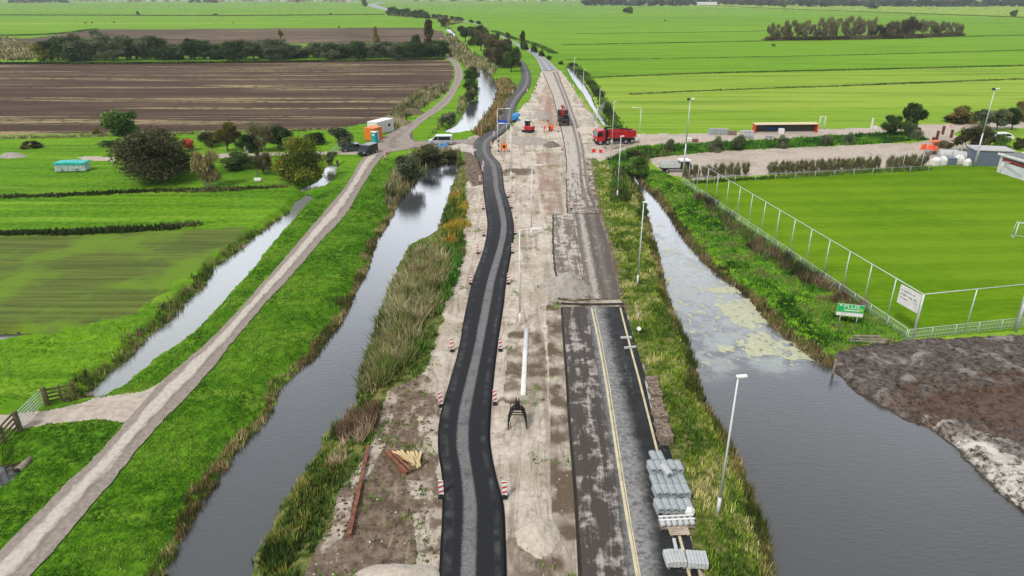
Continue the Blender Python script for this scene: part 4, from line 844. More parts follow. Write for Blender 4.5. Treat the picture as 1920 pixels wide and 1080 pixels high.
plant('pond_bush', 'bush', 'grey', 622, 308, 284, 30, 'small grey bush beside the garden pond gate', 'bush', var=10)
plant('canal_bush', 'bush', 'grey', 768, 345, 292, 62, 'grey green bush on the left bank at the canal head', 'bush', var=15, nleaf=4000)
plant('canal_bush', 'bush', 'darkolive', 806, 308, 274, 66, 'dark olive bush at the head of the main canal', 'bush', var=16, nleaf=4000)
plant('canal_bush', 'bush', 'darkolive', 842, 302, 282, 40, 'small olive bush right of the dark bush at the canal head', 'bush', var=17)
plant('pond_willow', 'bush', 'dark', 884, 152, 124, 30, 'upper one of three round dark bushes beside the far canal', 'bush', var=18)
plant('pond_willow', 'bush', 'dark', 884, 178, 147, 32, 'middle one of three round dark bushes beside the far canal', 'bush', var=19)
plant('pond_willow', 'bush', 'grey', 880, 190, 162, 26, 'lowest of three round bushes beside the far canal', 'bush', var=18)
plant('reed_shrub', 'bush', 'grey', 842, 238, 210, 40, 'grey shrub on the left bank of the far canal', 'shrub', var=15)
# the willow row above the big ploughed field
i = 0; xs_ = list(np.linspace(106, 380, 14)) + [402, 421, 438, 452, 478, 499, 516, 534, 555, 590, 604, 622, 641, 662, 679, 700, 724, 741, 757, 780, 800, 818]
for i, px in enumerate(xs_):
    px = px + random.uniform(-4, 4); py = 117 - (px - 100) * .011; top = (68 if px < 300 else 76) + random.uniform(-4, 5); dk = px > 770 or random.random() < .25
    plant('willow', 'bush' if i % 6 else 'willow', 'dark' if dk else 'grey', px, py - random.uniform(0, 4), top, random.uniform(44, 62), f'{ORD[i]} willow from the left in the row above the large ploughed field', group='willow row above the ploughed field', var=20 + i % 4, nleaf=4500, leaf=.034, nblob=24)
plant('yellow_bush', 'bush', 'yellow', 80, 115, 74, 46, 'yellow green bush at the left end of the willow row', 'bush', var=24)
plant('olive_tree', 'tree', 'tan', 140, 96, 60, 36, 'olive tree rising behind the left end of the willow row', var=25)
plant('grey_tree', 'tree', 'grey', 182, 96, 56, 26, 'thin grey tree rising behind the willow row', var=26)
plant('ochre_poplar', 'cone', 'ochre', 526, 82, 54, 24, 'short ochre poplar behind the middle of the willow row', var=27)
plant('ochre_poplar', 'cone', 'ochre', 705, 88, 48, 24, 'slim ochre poplar behind the right part of the willow row', var=28)
plant('olive_poplar', 'cone', 'brown', 806, 104, 38, 44, 'tall olive tree at the right end of the willow row', var=29, nleaf=4000)
plant('dark_bush', 'bush', 'dark', 780, 85, 60, 20, 'dark bush behind the right end of the willow row', 'bush', var=6)
plant('ochre_tree', 'tree', 'ochre', 834, 52, 32, 26, 'brownish tree in the bend of the distant road', var=30)
# trees along the temporary road's far end
for i, (px, py, ty, wp, pl) in enumerate([(872,78,48,30,'dark'),(888,86,48,30,'darkolive'),(903,80,46,26,'dark'),(902,96,54,34,'darkolive'),(918,108,58,36,'brown'),(928,96,58,26,'dark'),(932,118,66,38,'brown'),(946,112,68,30,'darkolive'),(945,128,76,38,'darkolive'),(958,136,84,40,'dark'),(965,126,86,28,'darkolive'),(925,122,88,26,'brown')]):
    plant('roadside_tree', 'bush' if i % 3 else 'tree', pl, px, py, ty, wp, f'{ORD[i]} tree from the top in the clump between far canal and distant road', group='trees between far canal and road', var=31 + i % 4, nleaf=3500)
for i, px in enumerate((734, 748, 762, 775, 787, 798)):
    plant('distant_tree', 'bush', 'dark', px, 28 + i * 1.6, 12 + i * 1.4, 20, f'{ORD[i]} tree from the left in the small dark wood beside the distant road', group='small wood by the distant road', var=36 + i % 2, nleaf=1500, leaf=.05)
for i, (px, py) in enumerate([(813,32.5),(821,33),(829,34),(836,34.5),(848,36.5),(857,37.5),(865,38.5),(884,43),(897,45.5)]):
    plant('roadside_bush', 'bush', 'dark', px, py, py - 6.5, 11, f'{ORD[i]} bush from the left along the far side of the distant road', 'bush', 'bushes along the distant road', var=38, nleaf=900, leaf=.06)
for px, py, ty, wp, st, lb in [(952,72,60,12,'bush','small dark bush right of the distant road'),(980,90,54,20,'cone','dark conical tree right of the distant road'),(984,94,78,18,'bush','bush at the foot of the dark conical tree'),(1002,99,80,16,'bush','dark bush below the conical tree'),(1016,106,93,14,'bush','lowest dark bush right of the distant road'),(1030,112,104,12,'bush','low bush where the distant road ends at the sand'),(1052,121,114,14,'bush','low bush above the far ditch')]:
    plant('roadside_bush', st, 'dark', px, py, ty, wp, lb, 'tree' if st == 'cone' else 'bush', var=39 if st == 'cone' else 40, nleaf=1500, leaf=.05)
# right side
plant('round_willow', 'willow', 'dark', 1668, 258, 217, 36, 'dark round willow left of the leaning tree by the lane', var=41, nleaf=3500)
plant('leaning_tree', 'wind', 'dark', 1700, 256, 193, 46, 'tall dark tree leaning right beside the lane', var=42, nleaf=4500, rz=0)
plant('grey_shrub', 'bush', 'grey', 1714, 262, 232, 28, 'grey shrub at the foot of the leaning tree', 'shrub', var=43)
for i, (px, py, ty, wp) in enumerate([(1256,288,258,24),(1341,285,253,26),(1385,283,250,28),(1467,278,252,24),(1550,274,250,22),(1590,271,246,20)]):
    plant('round_shrub', 'bush', 'grey', px, py, ty, wp, f'{ORD[i]} round grey green shrub from the left along the gravel yard', 'shrub', 'round shrubs along the gravel yard', var=44 + i % 2, nleaf=2500, leaf=.045)
for px, py, ty, wp, pl, st, lb in [(1808,232,197,48,'ochre','bush','ochre and olive shrub above the lane'),(1800,231,214,60,'darkolive','bush','dark low bush under the ochre shrub above the lane'),(1846,244,208,44,'grey','tree','grey tree behind the right floodlight mast'),(1872,246,205,40,'grey','tree','round grey tree right of the floodlight mast'),(1900,245,203,36,'dark','tree','dark round tree with visible trunk above the white car'),(1922,228,188,42,'ochre','bush','tall ochre bush at the right edge above the lane'),(1822,290,232,66,'darkolive','bush','big dark olive bush beside the brown posts'),(1880,282,250,34,'green','bush','green bush in front of the white car'),(1912,282,258,24,'darkolive','bush','dark shrub at the right edge below the white car'),(1204,402,378,26,'green','bush','lone green bush on the edge of the right canal'),(1852,276,240,34,'darkolive','bush','olive bush between dark bush and white car'),(1770,281,266,40,'bare','bare','leafless brush behind the orange barriers'),(1195,330,292,44,'green','bush','green bush at the end of the right canal'),(1190,300,280,40,'darkolive','bush','olive bush below the red lorry')]:
    plant('yard_bush' if st == 'bush' else 'yard_tree', st, pl, px, py, ty, wp, lb, 'bush' if st != 'tree' else 'tree', var=46 + int(px) % 3, nleaf=3500)
# leafless wood in the right meadow
ws = [(1447,75,42,22),(1462,75,44,20),(1480,75,38,24),(1497,74,40,22),(1512,75,37,24),(1528,74,39,24),(1543,73,34,24),(1556,74,31,24),(1570,73,33,24),(1585,73,32,24),(1598,72,31,26),(1612,72,36,24),(1626,72,37,22),(1637,71,30,18),(1652,72,43,26),(1668,71,37,28),(1684,70,32,28),(1700,70,28,30),(1714,69,33,28),(1730,66,36,24),(1745,66,38,26),(1764,66,39,24),(1780,65,42,20),(1797,66,43,20)]
for i, (px, py, ty, wp) in enumerate(ws):
    br = 1650 < px < 1722
    plant('bare_tree', 'bush' if br else 'bare', 'brown' if br else 'bare', px, py, ty, wp * 1.05, f'{ORD[i]} tree from the left in the leafless wood on the right meadow', group='leafless wood on the right meadow', var=50 + i % 4, nleaf=3200, leaf=.028, nblob=14)
ditch_line([(1438,76),(1560,74.5),(1700,71.5),(1800,67)], 4, 2.6, [(.025, .025, .012), (.05, .042, .022), (.08, .065, .035)], 'dark undergrowth at the foot of the leafless wood', 6, 'undergrowth')
for px, py, ty, wp, pl, lb in [(1178,25.5,12,20,'dark','lone round dark bush in the middle of the far right meadow'),(1901,32,18,13,'dark','lone dark bush on the slanting ditch at far right'),(1469,14.5,1,12,'grey','lone grey tree before the left part of the far wood'),(1634,17,-1,32,'grey','pale grey willow before the far wood'),(258,28,20.5,8,'dark','tiny bush on the brown ditch at far left'),(404,29,25,9,'dark','tiny dark bush on the brown ditch'),(620,28,24,8,'dark','tiny dark bush at the right end of the brown ditch'),(683,13,-2,14,'dark','dark tree beside the village road')]:
    plant('lone_tree', 'bush', pl, px, py, ty, wp, lb, 'tree', var=54, nleaf=1500, leaf=.05)
# leafless pleached hedge between pitch and yard
hp = [1288,1304,1322,1338,1352,1368,1382,1398] + list(np.arange(1446, 1652, 11.5)) + [1668,1682,1694,1706,1718,1730]
for i, px in enumerate(hp):
    py = 336 - (px - 1288) * (336 - 316) / (1735 - 1288) * 1.05
    plant('hedge_tree', 'bare', 'bare', px, py, py - 24, 18, f'{ORD[i]} small leafless tree from the left in the hedge behind the pitch', 'hedge tree', 'leafless hedge trees behind the pitch', var=58 + i % 3, nleaf=900, leaf=.06, nblob=10)
# the wood at the far end of the right meadow and the tree belt of the village
FB = []
pxs = np.arange(1097, 2000, 7.)
for i, px in enumerate(pxs):
    py = 10.5 + (px > 1500) * 1.2 + random.uniform(-1, 1) if not (1300 < px < 1390) else 8.5
    FB.append((px, py))
far_meshes = [tree_mesh(('bush', p_, 60 + j, 1300), 'bush', PALS[p_], 800 + j, 1300, .055, 12) for j, p_ in enumerate(('dark', 'dark', 'grey', 'darkolive'))]
for i, (px, py) in enumerate(FB):
    x, y = G(px, py); o = thing('distant_tree', 'dark tree in the long wood closing the far right meadow', 'tree', (x, y, 0), random.uniform(0, 6), 'wood beyond the right meadow')
    hh = random.uniform(13, 24); wd = random.uniform(18, 34); o.scale = (wd, wd, hh); tk, cr = random.choice(far_meshes); link('trunk', tk, o); link('crown', cr, o)
for i, px in enumerate(list(range(22, 128, 9)) + [360, 372, 384, 396, 404, 560, 780, 810, 850, 900, 940, 985, 1020, 1060]):
    py = 5 + random.uniform(-.8, .8) if px < 700 else 2.5
    x, y = G(px, py); o = thing('distant_tree', 'hazy dark tree before the village on the left horizon', 'tree', (x, y, 0), random.uniform(0, 6), 'trees before the village')
    hh = random.uniform(10, 17); wd = random.uniform(18, 30); o.scale = (wd, wd, hh); tk, cr = random.choice(far_meshes); link('trunk', tk, o); link('crown', cr, o)
# ------------------------------------------------------------------ materials of the made things
WHITE = M('white_paint', (.72, .71, .69), .45, .06, 2, .4, dirt=(.42, .38, .32), dirtamt=.4)
REDW = M('signal_red', (.50, .022, .04), .5, .1); BLACK = M('black_rubber', (.012, .012, .013), .7, .2)
GALV = M('galvanised_steel', (.50, .52, .53), .45, .1, 4, .5, .3); LAMPM = M('lamp_grey', (.58, .60, .60), .4, .06, 3, .5)
RUST = M('rusty_steel', (.17, .062, .038), .85, .35, 3, .2, dirt=(.30, .15, .09), dirtamt=.6); RUSTD = M('rusty_edge', (.24, .105, .07), .85, .3, 4)
CONC = M('pale_concrete', (.35, .385, .395), .85, .12, 3, .2, dirt=(.12, .135, .135), dirtamt=.6); CONCL = M('light_concrete', (.46, .475, .475), .85, .08, 3, .2, dirt=(.36, .36, .35), dirtamt=.5)
WOOD = M('fresh_timber', (.56, .43, .23), .8, .22, 2.5, .2, dirt=(.30, .22, .12), dirtamt=.5); WOODG = M('grey_timber', (.27, .23, .18), .85, .25, 3, .15, dirt=(.1, .085, .06), dirtamt=.5); WOODD = M('mossy_timber', (.12, .10, .05), .9, .3, 3, .1)
BRICK = M('weathered_brick', (.24, .185, .145), .9, .35, 5, .1, dirt=(.09, .07, .055), dirtamt=.6)
GLASS = M('dark_glass', (.012, .016, .02), .08, .1, 1, .6); TYRE = M('tyre', (.014, .014, .014), .85, .2); RIM = M('wheel_rim', (.35, .35, .36), .4, .1, 2, .5, .5)
CARRED = M('lorry_red', (.42, .012, .014), .4, .12, 1.5, .45, dirt=(.2, .05, .035), dirtamt=.3); CHASSIS = M('chassis_black', (.016, .016, .018), .6, .2)
SILVER = M('silver_paint', (.46, .48, .50), .3, .05, 1, .5, .3); DKBLUE = M('dark_blue_paint', (.035, .05, .065), .3, .1, 1, .5, .2); NAVY = M('black_paint', (.014, .017, .022), .3, .1, 1, .5)
ORANGE = M('orange_paint', (.72, .20, .02), .5, .1, 1.5, .3, dirt=(.45, .14, .04)); TEAL = M('teal_plastic', (.012, .26, .28), .5, .1); BLUE = M('blue_plastic', (.03, .26, .62), .5, .15); SIGNBLUE = M('sign_blue', (.015, .07, .38), .45, .08)
HIVIS = M('hivis_orange', (.85, .13, .05), .7, .1); SKIN = M('skin', (.45, .27, .19), .6, .05); DARKCL = M('dark_cloth', (.03, .035, .05), .8, .2)
PLUSG = M('sign_green', (.015, .42, .09), .45, .06); NETM = M('wire_mesh', (.40, .43, .42), .6, .1)
GREYROOF = M('grey_roof', (.17, .175, .18), .8, .15); STEELB = M('blue_grey_cladding', (.12, .15, .19), .5, .12)
HEADL = M('lamp_lens', (.8, .8, .78), .2, .02, 1, .6); TAILL = M('rear_lens', (.4, .01, .01), .3, .05)
def ground_z(x, y): return float(terrain(np.array([[x]]), np.array([[y]]))[0][0, 0])
def at(px, py): x, y = G(px, py); return (x, y, 0.)
def grounded(px, py, dz=-.02): x, y = G(px, py); return (x, y, ground_z(x, y) + dz)

# ---- traffic beacons
def make_beacon():
    t = thing('traffic_beacon', 'x', 'traffic beacon'); b = MB(); b.box((0, 0, .06), (.36, .46, .12), bev=.03); b.box((0, 0, .15), (.16, .2, .08), bev=.02); b.build('foot', BLACK, t)
    b = MB(); b.box((0, 0, .68), (.30, .045, 1.04), bev=.01)
    for k in range(3):
        z0 = .25 + k * .36
        pts = [(-.148, z0), (.148, z0 + .15), (.148, min(1.195, z0 + .29)), (-.148, min(1.195, z0 + .14))]
        b.poly([(x, -.0262, z) for x, z in pts], 1); b.poly([(-x, .0262, z) for x, z in pts], 1)
    b.build('board', [WHITE, REDW], t); return t
BE_L = [(829,931),(828,761),(849,658),(884,532),(897,475),(908,442),(907,392),(901,342),(906,323),(907,314),(922,277),(927,257),(962,176),(938,226)]
BE_R = [(945,932),(926,757),(936,657),(951,532),(959,474),(964,439),(957,390),(951,370),(947,320),(987,174),(996,138)]
BE_O = [(1071,392,'beacon standing on the milled road above the grey gravel heap'),(1063,338,'beacon in the sand above the milled road'),(1054,281,'beacon beside the dark gravel heap at the junction'),(1047,247,'beacon right of the two road workers'),(1028,226,'beacon beside the far grey gravel heap'),(722,298,'front beacon on the concrete path below the black van'),(728,288,'rear beacon on the concrete path below the black van'),(887,284,'beacon on the left edge of the temporary road junction'),(1121,241,'beacon near the red lorry cab'),(1092,200,'beacon on the sand by the far ditch')]
beacon0 = make_beacon()
def put_beacon(px, py, label, first=[True]):
    x, y = G(px, py); o = beacon0 if first[0] else copy_tree(beacon0); first[0] = False
    o.location = (x, y, max(ground_z(x, y), 0)); o.rotation_euler = (0, random.uniform(-.04, .04), random.uniform(-.25, .25)); tag(o, label, 'traffic beacon', 'red and white traffic beacons')
for i, (x, y) in enumerate(BE_L): put_beacon(x - 1, y, f'striped beacon, {ORD[i]} from the front on the left edge of temporary road')
for i, (x, y) in enumerate(BE_R): put_beacon(x + 2, y, f'striped beacon, {ORD[i]} from the front on the right edge of temporary road')
for x, y, l in BE_O: put_beacon(x, y, 'red and white ' + l)

# ---- lamp posts
def lamp(px, py, ty, label, arm=0, name='street_lamp', mat=None, head='lamp', tilt=0):
    mat = mat or (WHITE if arm else LAMPM); h = hgt(px, py, ty); x, y = G(px, py)
    t = thing(name, label, 'street lamp', (x, y, ground_z(x, y) - .05)); b = MB()
    b.cyl((0, 0, 0), (0, 0, 1.3), .10, .095, 10); b.cyl((0, 0, 1.3), (0, 0, h), .075, .045, 10); b.build('pole', mat, t, True)
    b = MB()
    if arm:
        s = 1 if arm > 0 else -1; b.tube([(0, 0, h), (s * .15, 0, h + .12), (s * abs(arm), 0, h + .2)], .04); b.build('arm', mat, t, True); b = MB()
        b.box((s * (abs(arm) + .35), 0, h + .2), (.9, .26, .12), bev=.04); b.build('lamp_head', WHITE, t)
    else:
        b.box((.18, 0, h + .02), (.58, .24, .12), (0, R(-6), 0), bev=.05); b.build('lamp_head', WHITE, t)
    return t
lamp(1345, 966, 706, 'tall pale street lamp nearest the camera on the right canal verge')
lamp(1195, 534, 376, 'street lamp on the right verge opposite the grey gravel heap')
lamp(1157, 373, 256, 'street lamp on the right verge below the red lorry')
lamp(1147, 273, 190, 'street lamp standing right in front of the red lorry')
lamp(1123, 216, 160, 'street lamp beside the lower end of the far ditch')
lamp(1092, 196, 131, 'street lamp beside the middle of the far ditch')
lamp(1075, 165, 108, 'farthest street lamp near the top of the far ditch')
lamp(1198, 263, 203, 'street lamp with an arm to the left behind the red lorry', -1.2)
lamp(975, 609, 431, 'leaning white street lamp with long arm in the construction sand', 1.1).rotation_euler = (0, R(-.6), 0)
lamp(958, 335, 233, 'white street lamp with short arm to the left above the temporary road bend', -1.2)
lamp(996, 445, 312, 'thin white street lamp in the middle of the sand', .5)
lamp(933, 285, 205, 'white street lamp with arm over the temporary road at the blue sign', 1.6)
lamp(1118, 245, 200, 'short lamp with arm beside the far ditch', -.8)
def mast(px, py, ty, label, lean=0):
    h = hgt(px, py, ty); x, y = G(px, py); t = thing('floodlight_mast', label, 'floodlight', (x, y, ground_z(x, y) - .05)); b = MB()
    b.cyl((0, 0, 0), (0, 0, h * .45), .14, .12, 10); b.cyl((0, 0, h * .45), (0, 0, h), .10, .06, 10); b.build('mast', GALV, t, True)
    b = MB(); b.box((0, 0, h), (1., .1, .1), bev=.02); b.build('crossarm', GALV, t)
    for s in (-.35, .35):
        b = MB(); b.box((s, -.15, h + .18), (.5, .3, .28), (R(-35), 0, 0), bev=.05, taper=.8); b.build('floodlight', CHASSIS if s < 0 else WHITE, t)
    return t
mast(1280, 332, 187, 'floodlight mast at the upper left corner of the pitch'); mast(1826, 313, 168, 'floodlight mast in front of the dark bush at the right')
mast(1904, 622, 470, 'floodlight mast at the right picture edge by the low fence')

# ---- ball fence, low fences
def fence_run(name, label, a, b_, spacing, h, rails, pr, mesh=None, toprail=True):
    a = np.array(a); b_ = np.array(b_); L = np.linalg.norm(b_ - a); n = max(2, int(round(L / spacing)) + 1); d = (b_ - a) / L; rz = math.atan2(d[1], d[0])
    t = thing(name, label, 'fence', (a[0], a[1], 0), rz); 
    for i in range(n):
        x = L * i / (n - 1); b = MB(); b.cyl((x, 0, -.2), (x, 0, h), pr, n=8); b.build('post', GALV, t, True)
    for z in rails:
        b = MB(); b.cyl((0, 0, z), (L, 0, z), pr * (.8 if z == max(rails) else .4), n=6); b.build('rail', GALV, t, True)
    if mesh:
        b = MB()
        for z in np.arange(.1, mesh, .2): b.cyl((0, -.05, z), (L, -.05, z), .009, n=3, caps=False)
        for x in np.arange(0, L, .35): b.cyl((x, -.05, .02), (x, -.05, mesh), .008, n=3, caps=False)
        b.build('mesh_panel', NETM, t)
    return t
A1_ = G(1710, 634)
fence_run('ball_fence', 'tall grey ball fence with top rail along the left side of the pitch', G(1710, 634), G(1290, 345), 3.6, 4.25, [4.25], .05)
fence_run('mesh_fence', 'low wire mesh fence along the foot of the tall ball fence', G(1697, 636), G(1280, 345), 2.6, 1.05, [1.05, .55], .03, 1.0)
fence_run('ball_fence', 'tall ball fence crossing the near end of the pitch', G(1712, 634), G(2080, 592), 5.0, 4.25, [4.25], .05)
fence_run('mesh_fence', 'low wire mesh fence between pitch and churned mud', G(1700, 638), G(2080, 596), 2.4, 1.05, [1.05, .7, .35], .03, 1.0)
fence_run('mesh_fence', 'low grey fence with posts behind the far side of the pitch', G(1300, 346), G(1740, 323), 3.6, 1.1, [1.1], .035)
fence_run('ball_fence', 'tall fence behind the goal in front of the club building', G(1690, 322), G(1828, 313), 4., 3.4, [3.4], .05)

# ---- text helper
def text_mesh(s, size, ext=.004):
    cu = bpy.data.curves.new('txt', 'FONT'); cu.body = s; cu.size = size; cu.extrude = ext; cu.align_x = 'CENTER'; cu.align_y = 'CENTER'
    o = bpy.data.objects.new('txt', cu); COL.objects.link(o); dg = bpy.context.evaluated_depsgraph_get(); me = bpy.data.meshes.new_from_object(o.evaluated_get(dg)); bpy.data.objects.remove(o); bpy.data.curves.remove(cu); return me
def sign_text(s, size, loc, mat, parent, name='lettering', bold=1.):
    me = text_mesh(s, size); me.materials.clear(); me.materials.append(mat); o = link(name, me, parent); o.location = loc; o.rotation_euler = (R(90), 0, 0); o.scale = (bold, 1, 1); return o
# green sign on two posts
x, y = G(1588, 606); x2, y2 = G(1602, 616); w_ = 46 * mpp(1588, 606)
t = thing('advertising_sign', 'green and white advertising sign reading PLUS on two posts by the canal', 'sign', (*G(1588, 611), -.05), R(-14))
for s in (-.72, .72): b = MB(); b.cyl((s, .04, 0), (s, .04, 1.4), .04, n=8); b.build('post', GALV, t, True)
b = MB(); b.box((0, 0, 1.63), (2.25, .05, 1.15), bev=.008); bd = b.build('board', WHITE, t)
b = MB(); b.box((0, -.027, 1.83), (2.23, .006, .73)); b.build('green_panel', PLUSG, t)
sign_text('PLUS', .5, (.05, -.036, 1.96), WHITE, t, bold=1.25)
b = MB(); b.box((.1, -.033, 1.64), (1.3, .005, .1)); b.box((-.86, -.033, 2.08), (.2, .005, .12)); b.build('small_text', WHITE, t)
b = MB(); b.ico((.88, -.02, 1.7), .2, 2, sc=(1, .15, .8)); b.build('fruit_motif', M('leaf_green', (.3, .5, .1), .5), t)
b = MB(); b.box((0, -.028, 1.42), (2.22, .004, .05)); b.build('stripe', M('dark_green', (.01, .2, .06), .5), t)
# white sign between two posts of the ball fence
fa = np.array(G(1710, 634)); fb = np.array(G(1673, 611)); dd = fa - fb; Lp = np.linalg.norm(dd)
t = thing('club_sign', 'white sign with three lines of red and grey writing hung high on the ball fence', 'sign', (*((fa + fb) / 2), 2.45), math.atan2(dd[1], dd[0]))
b = MB(); b.box((0, -.14, .85), (Lp, .04, 1.75), bev=.008)
rr = random.Random(3)
for ln, z in enumerate((1.32, .95, .6)):
    xx_ = -Lp * .42
    while xx_ < Lp * (.2, .14, -.06)[ln]:
        wd = rr.uniform(.05, .13); hh_ = rr.uniform(.04, .075); b.poly([(xx_, -.163, z - hh_), (xx_ + wd, -.163, z - hh_), (xx_ + wd, -.163, z + hh_), (xx_, -.163, z + hh_)], 1 if rr.random() < .5 else 2); xx_ += wd + (.03 if rr.random() < .8 else .12)
b.build('board', [WHITE, M('ink_red', (.35, .08, .1), .6), M('ink_grey', (.18, .18, .2), .6)], t)
b = MB()
for k in range(7): a = k * .9; b.box((Lp * .33 + .16 * math.cos(a), -.163, .7 + .35 * math.sin(a * .7)), (.1, .006, .09), (0, a, 0))
b.build('emblem', M('ink_grey', (.18, .18, .2), .6), t)

# ---- grab
x, y, z = grounded(970, 799); t = thing('excavator_grab', 'black excavator sorting grab standing on the construction sand', 'excavator grab', (x, y, z))
PB = M('grab_black', (.012, .011, .010), .55, .3)
for s in (-1, 1):
    b = MB()
    for yy in (-.42, 0, .42):
        b.tube([(s * .30, yy * .7, 1.45), (s * .47, yy, 1.15), (s * .60, yy, .62), (s * .66, yy, .05)], .045, 6)
        b.box((s * .63, yy, .3), (.05, .10, .6), (0, R(s * -6), 0), bev=.01)
    for zz in (.25, 1.05): b.cyl((s * (.66 - zz * .17), -.45, zz), (s * (.66 - zz * .17), .45, zz), .04, n=8)
    b.build('claw', PB, t)
b = MB(); [b.cyl((-.45, yy, zz), (.45, yy, zz), .04, n=8) for yy, zz in ((-.3, 1.12), (-.3, 1.3), (.3, 1.12), (.3, 1.3), (0, 1.42))]; b.box((0, 0, 1.5), (.62, .5, .12), bev=.02); b.build('crossbars', PB, t)
b = MB(); b.cyl((0, 0, 1.5), (0, 0, 1.78), .2, .17, 14); b.box((0, 0, 1.87), (.34, .34, .2), bev=.03); b.box((-.1, 0, 2.1), (.08, .3, .35), (0, R(8), 0), bev=.02); b.box((.1, 0, 2.05), (.08, .3, .3), bev=.02); b.build('rotator', PB, t)
b = MB(); b.tube([(-.17, 0, 1.9), (-.42, -.02, 1.95), (-.5, 0, 1.6), (-.42, 0, 1.4)], .025, 6); b.build('hose', CHASSIS, t, True)
b = MB(); b.box((0, -.36, 1.05), (.16, .02, .1)); b.build('plate', M('dull_yellow', (.5, .36, .06), .6), t)

# ---- white pipe in its trench, beams, timber
def lying(name, label, cat, p, q, z, fn, mat, group=None):
    a = np.array(G(*p)); b_ = np.array(G(*q)); m = (a + b_) / 2; L = np.linalg.norm(b_ - a); t = fn(L, mat, name); t.location = (*m, z); t.rotation_euler = (0, 0, math.atan2((b_ - a)[1], (b_ - a)[0])); return tag(t, label, cat, group)
def f_pipe(L, mat, nm):
    b = MB(); b.cyl((-L / 2, 0, .2), (L / 2, 0, .2), .21, n=14); b.cyl((-L * .12, 0, .16), (-L * .10, 0, .2), .235, n=14); b.cyl((-L / 2, 0, .16), (-L / 2 - .01, 0, .16), .13, n=14); return b.build(nm, mat, None, True)
def f_beam(L, mat, nm):
    b = MB(); b.box((0, 0, .15), (L, .02, .27)); b.box((0, 0, .29), (L, .22, .022)); b.box((0, 0, .011), (L, .22, .022)); return b.build(nm, mat)
lying('white_pipe', 'long white plastic pipe lying in a shallow trench in the sand', 'pipe', (987, 619), (981, 741), -.2, f_pipe, WHITE)
lying('steel_beam', 'long rusty steel beam lying alone on the brown soil', 'steel beam', (691, 842), (656, 1008), 0, f_beam, RUST)
lying('steel_beam', 'left of two short rusty beams beside the timber pile', 'steel beam', (724, 851), (763, 892), 0, f_beam, RUST)
lying('steel_beam', 'right of two short rusty beams beside the timber pile', 'steel beam', (731, 849), (771, 888), 0, f_beam, RUST)
def f_bar(L, mat, nm): b = MB(); b.box((0, 0, .09), (L, .16, .18), bev=.02); return b.build(nm, mat)
x, y = G(766, 866); t = thing('timber_tray', 'dark wooden tray holding the pile of yellow timber', 'tray', (x, y, .0), R(-42))
b = MB()
for s in (-.75, .75): b.box((0, s, .09), (2., .12, .18), bev=.01)
for s in (-.98, .98): b.box((s, 0, .08), (.1, 1.5, .16), bev=.01)
b.build('tray_frame', WOODD, t)
tb = MB(); tb.box((0, 0, 0), (1.75, .13, .1), bev=.012); timber0 = tb.build('timber', WOOD)
for i in range(18):
    o = timber0 if i == 0 else timber0.copy()
    if i: COL.objects.link(o)
    u = (i % 9) - 4; a = R(118 - u * 6 + random.uniform(-7, 7)); o.location = (x + .16 * u + random.uniform(-.05, .05) + .12, y - u * .05 + .1, .16 + (i // 9) * .11 + random.uniform(0, .05)); o.rotation_euler = (random.uniform(-.05, .05), random.uniform(-.05, .05), a)
    o.scale = (random.uniform(.7, 1.05), 1, 1); tag(o, 'yellow sawn timber lying in the pile on the dark tray', 'timber', 'timber on the tray')
lying('kerb_bar', 'upper grey concrete bar lying across the edge line', 'kerb bar', (1163.5, 636), (1184, 635.5), .07, f_bar, CONCL); lying('kerb_bar', 'lower grey concrete bar lying across the edge line', 'kerb bar', (1170.5, 655.5), (1192.5, 653), .07, f_bar, CONCL)
# scattered dark planks by the pitch corner
for i, (p, q) in enumerate([((1590, 637), (1672, 640)), ((1594, 643), (1660, 645)), ((1600, 634), (1650, 635))]):
    lying('old_plank', ('longest', 'lowest', 'rearmost')[i] + ' of three weathered planks lying by the pitch corner', 'plank', p, q, .02 + i * .05, f_bar, WOODG)
x, y = G(1562, 700, WZ); b = MB(); b.box((0, 0, .4), (.16, .16, 1.9), bev=.02); b.box((.3, 0, .9), (.7, .08, .14)); o = b.build('mooring_post', WOODG); o.location = (x, y, WZ); tag(o, 'old wooden post standing in the water at the mud corner', 'post')

# ---- stacked concrete elements on the right lane
def elem_mesh():
    prof = [(.205, 0), (.205, .17)] + [(.205 * math.cos(a), .17 + .085 * math.sin(a)) for a in np.linspace(0, math.pi, 9)[1:-1]] + [(-.205, .17), (-.205, 0), (-.13, 0), (-.13, .08)] + [(-.13 * math.cos(a), .08 + .06 * math.sin(a)) for a in np.linspace(0, math.pi, 7)[1:-1]] + [(.13, .08), (.13, 0)]
    b = MB(); b.prism(prof, -.46, .46); o = b.build('concrete_element', CONC); return o
e0 = elem_mesh(); first = True
ROWS = [(1234, 868, 2, 1), (1249, 893, 5, 2), (1255, 913, 5, 1), (1261, 938, 5, 2), (1265, 968, 5, 2)]
for ri, (px, py, nn, ly) in enumerate(ROWS):
    x, y = G(px, py)
    for k in range(nn):
        for l in range(ly):
            if ri == 2 and k == 1: pass
            o = e0 if first else e0.copy()
            if not first: COL.objects.link(o)
            first = False
            o.location = (x + (k - (nn - 1) / 2) * .43, y + .46 + random.uniform(-.05, .05), .062 + l * .29); o.rotation_euler = (0, 0, R(5) + random.uniform(-.03, .03))
            tag(o, ('rounded grey concrete element in the row farthest from the camera', 'rounded grey concrete element in the second row of the stack from the back', 'rounded grey concrete element in the low middle row of the stack', 'rounded grey concrete element in the double row behind the nearest row', 'rounded grey concrete element in the nearest double row of the stack')[ri], 'concrete element', ('elements of the back row', 'elements of the second row', 'elements of the low middle row', 'elements of the fourth row', 'elements of the nearest row')[ri])
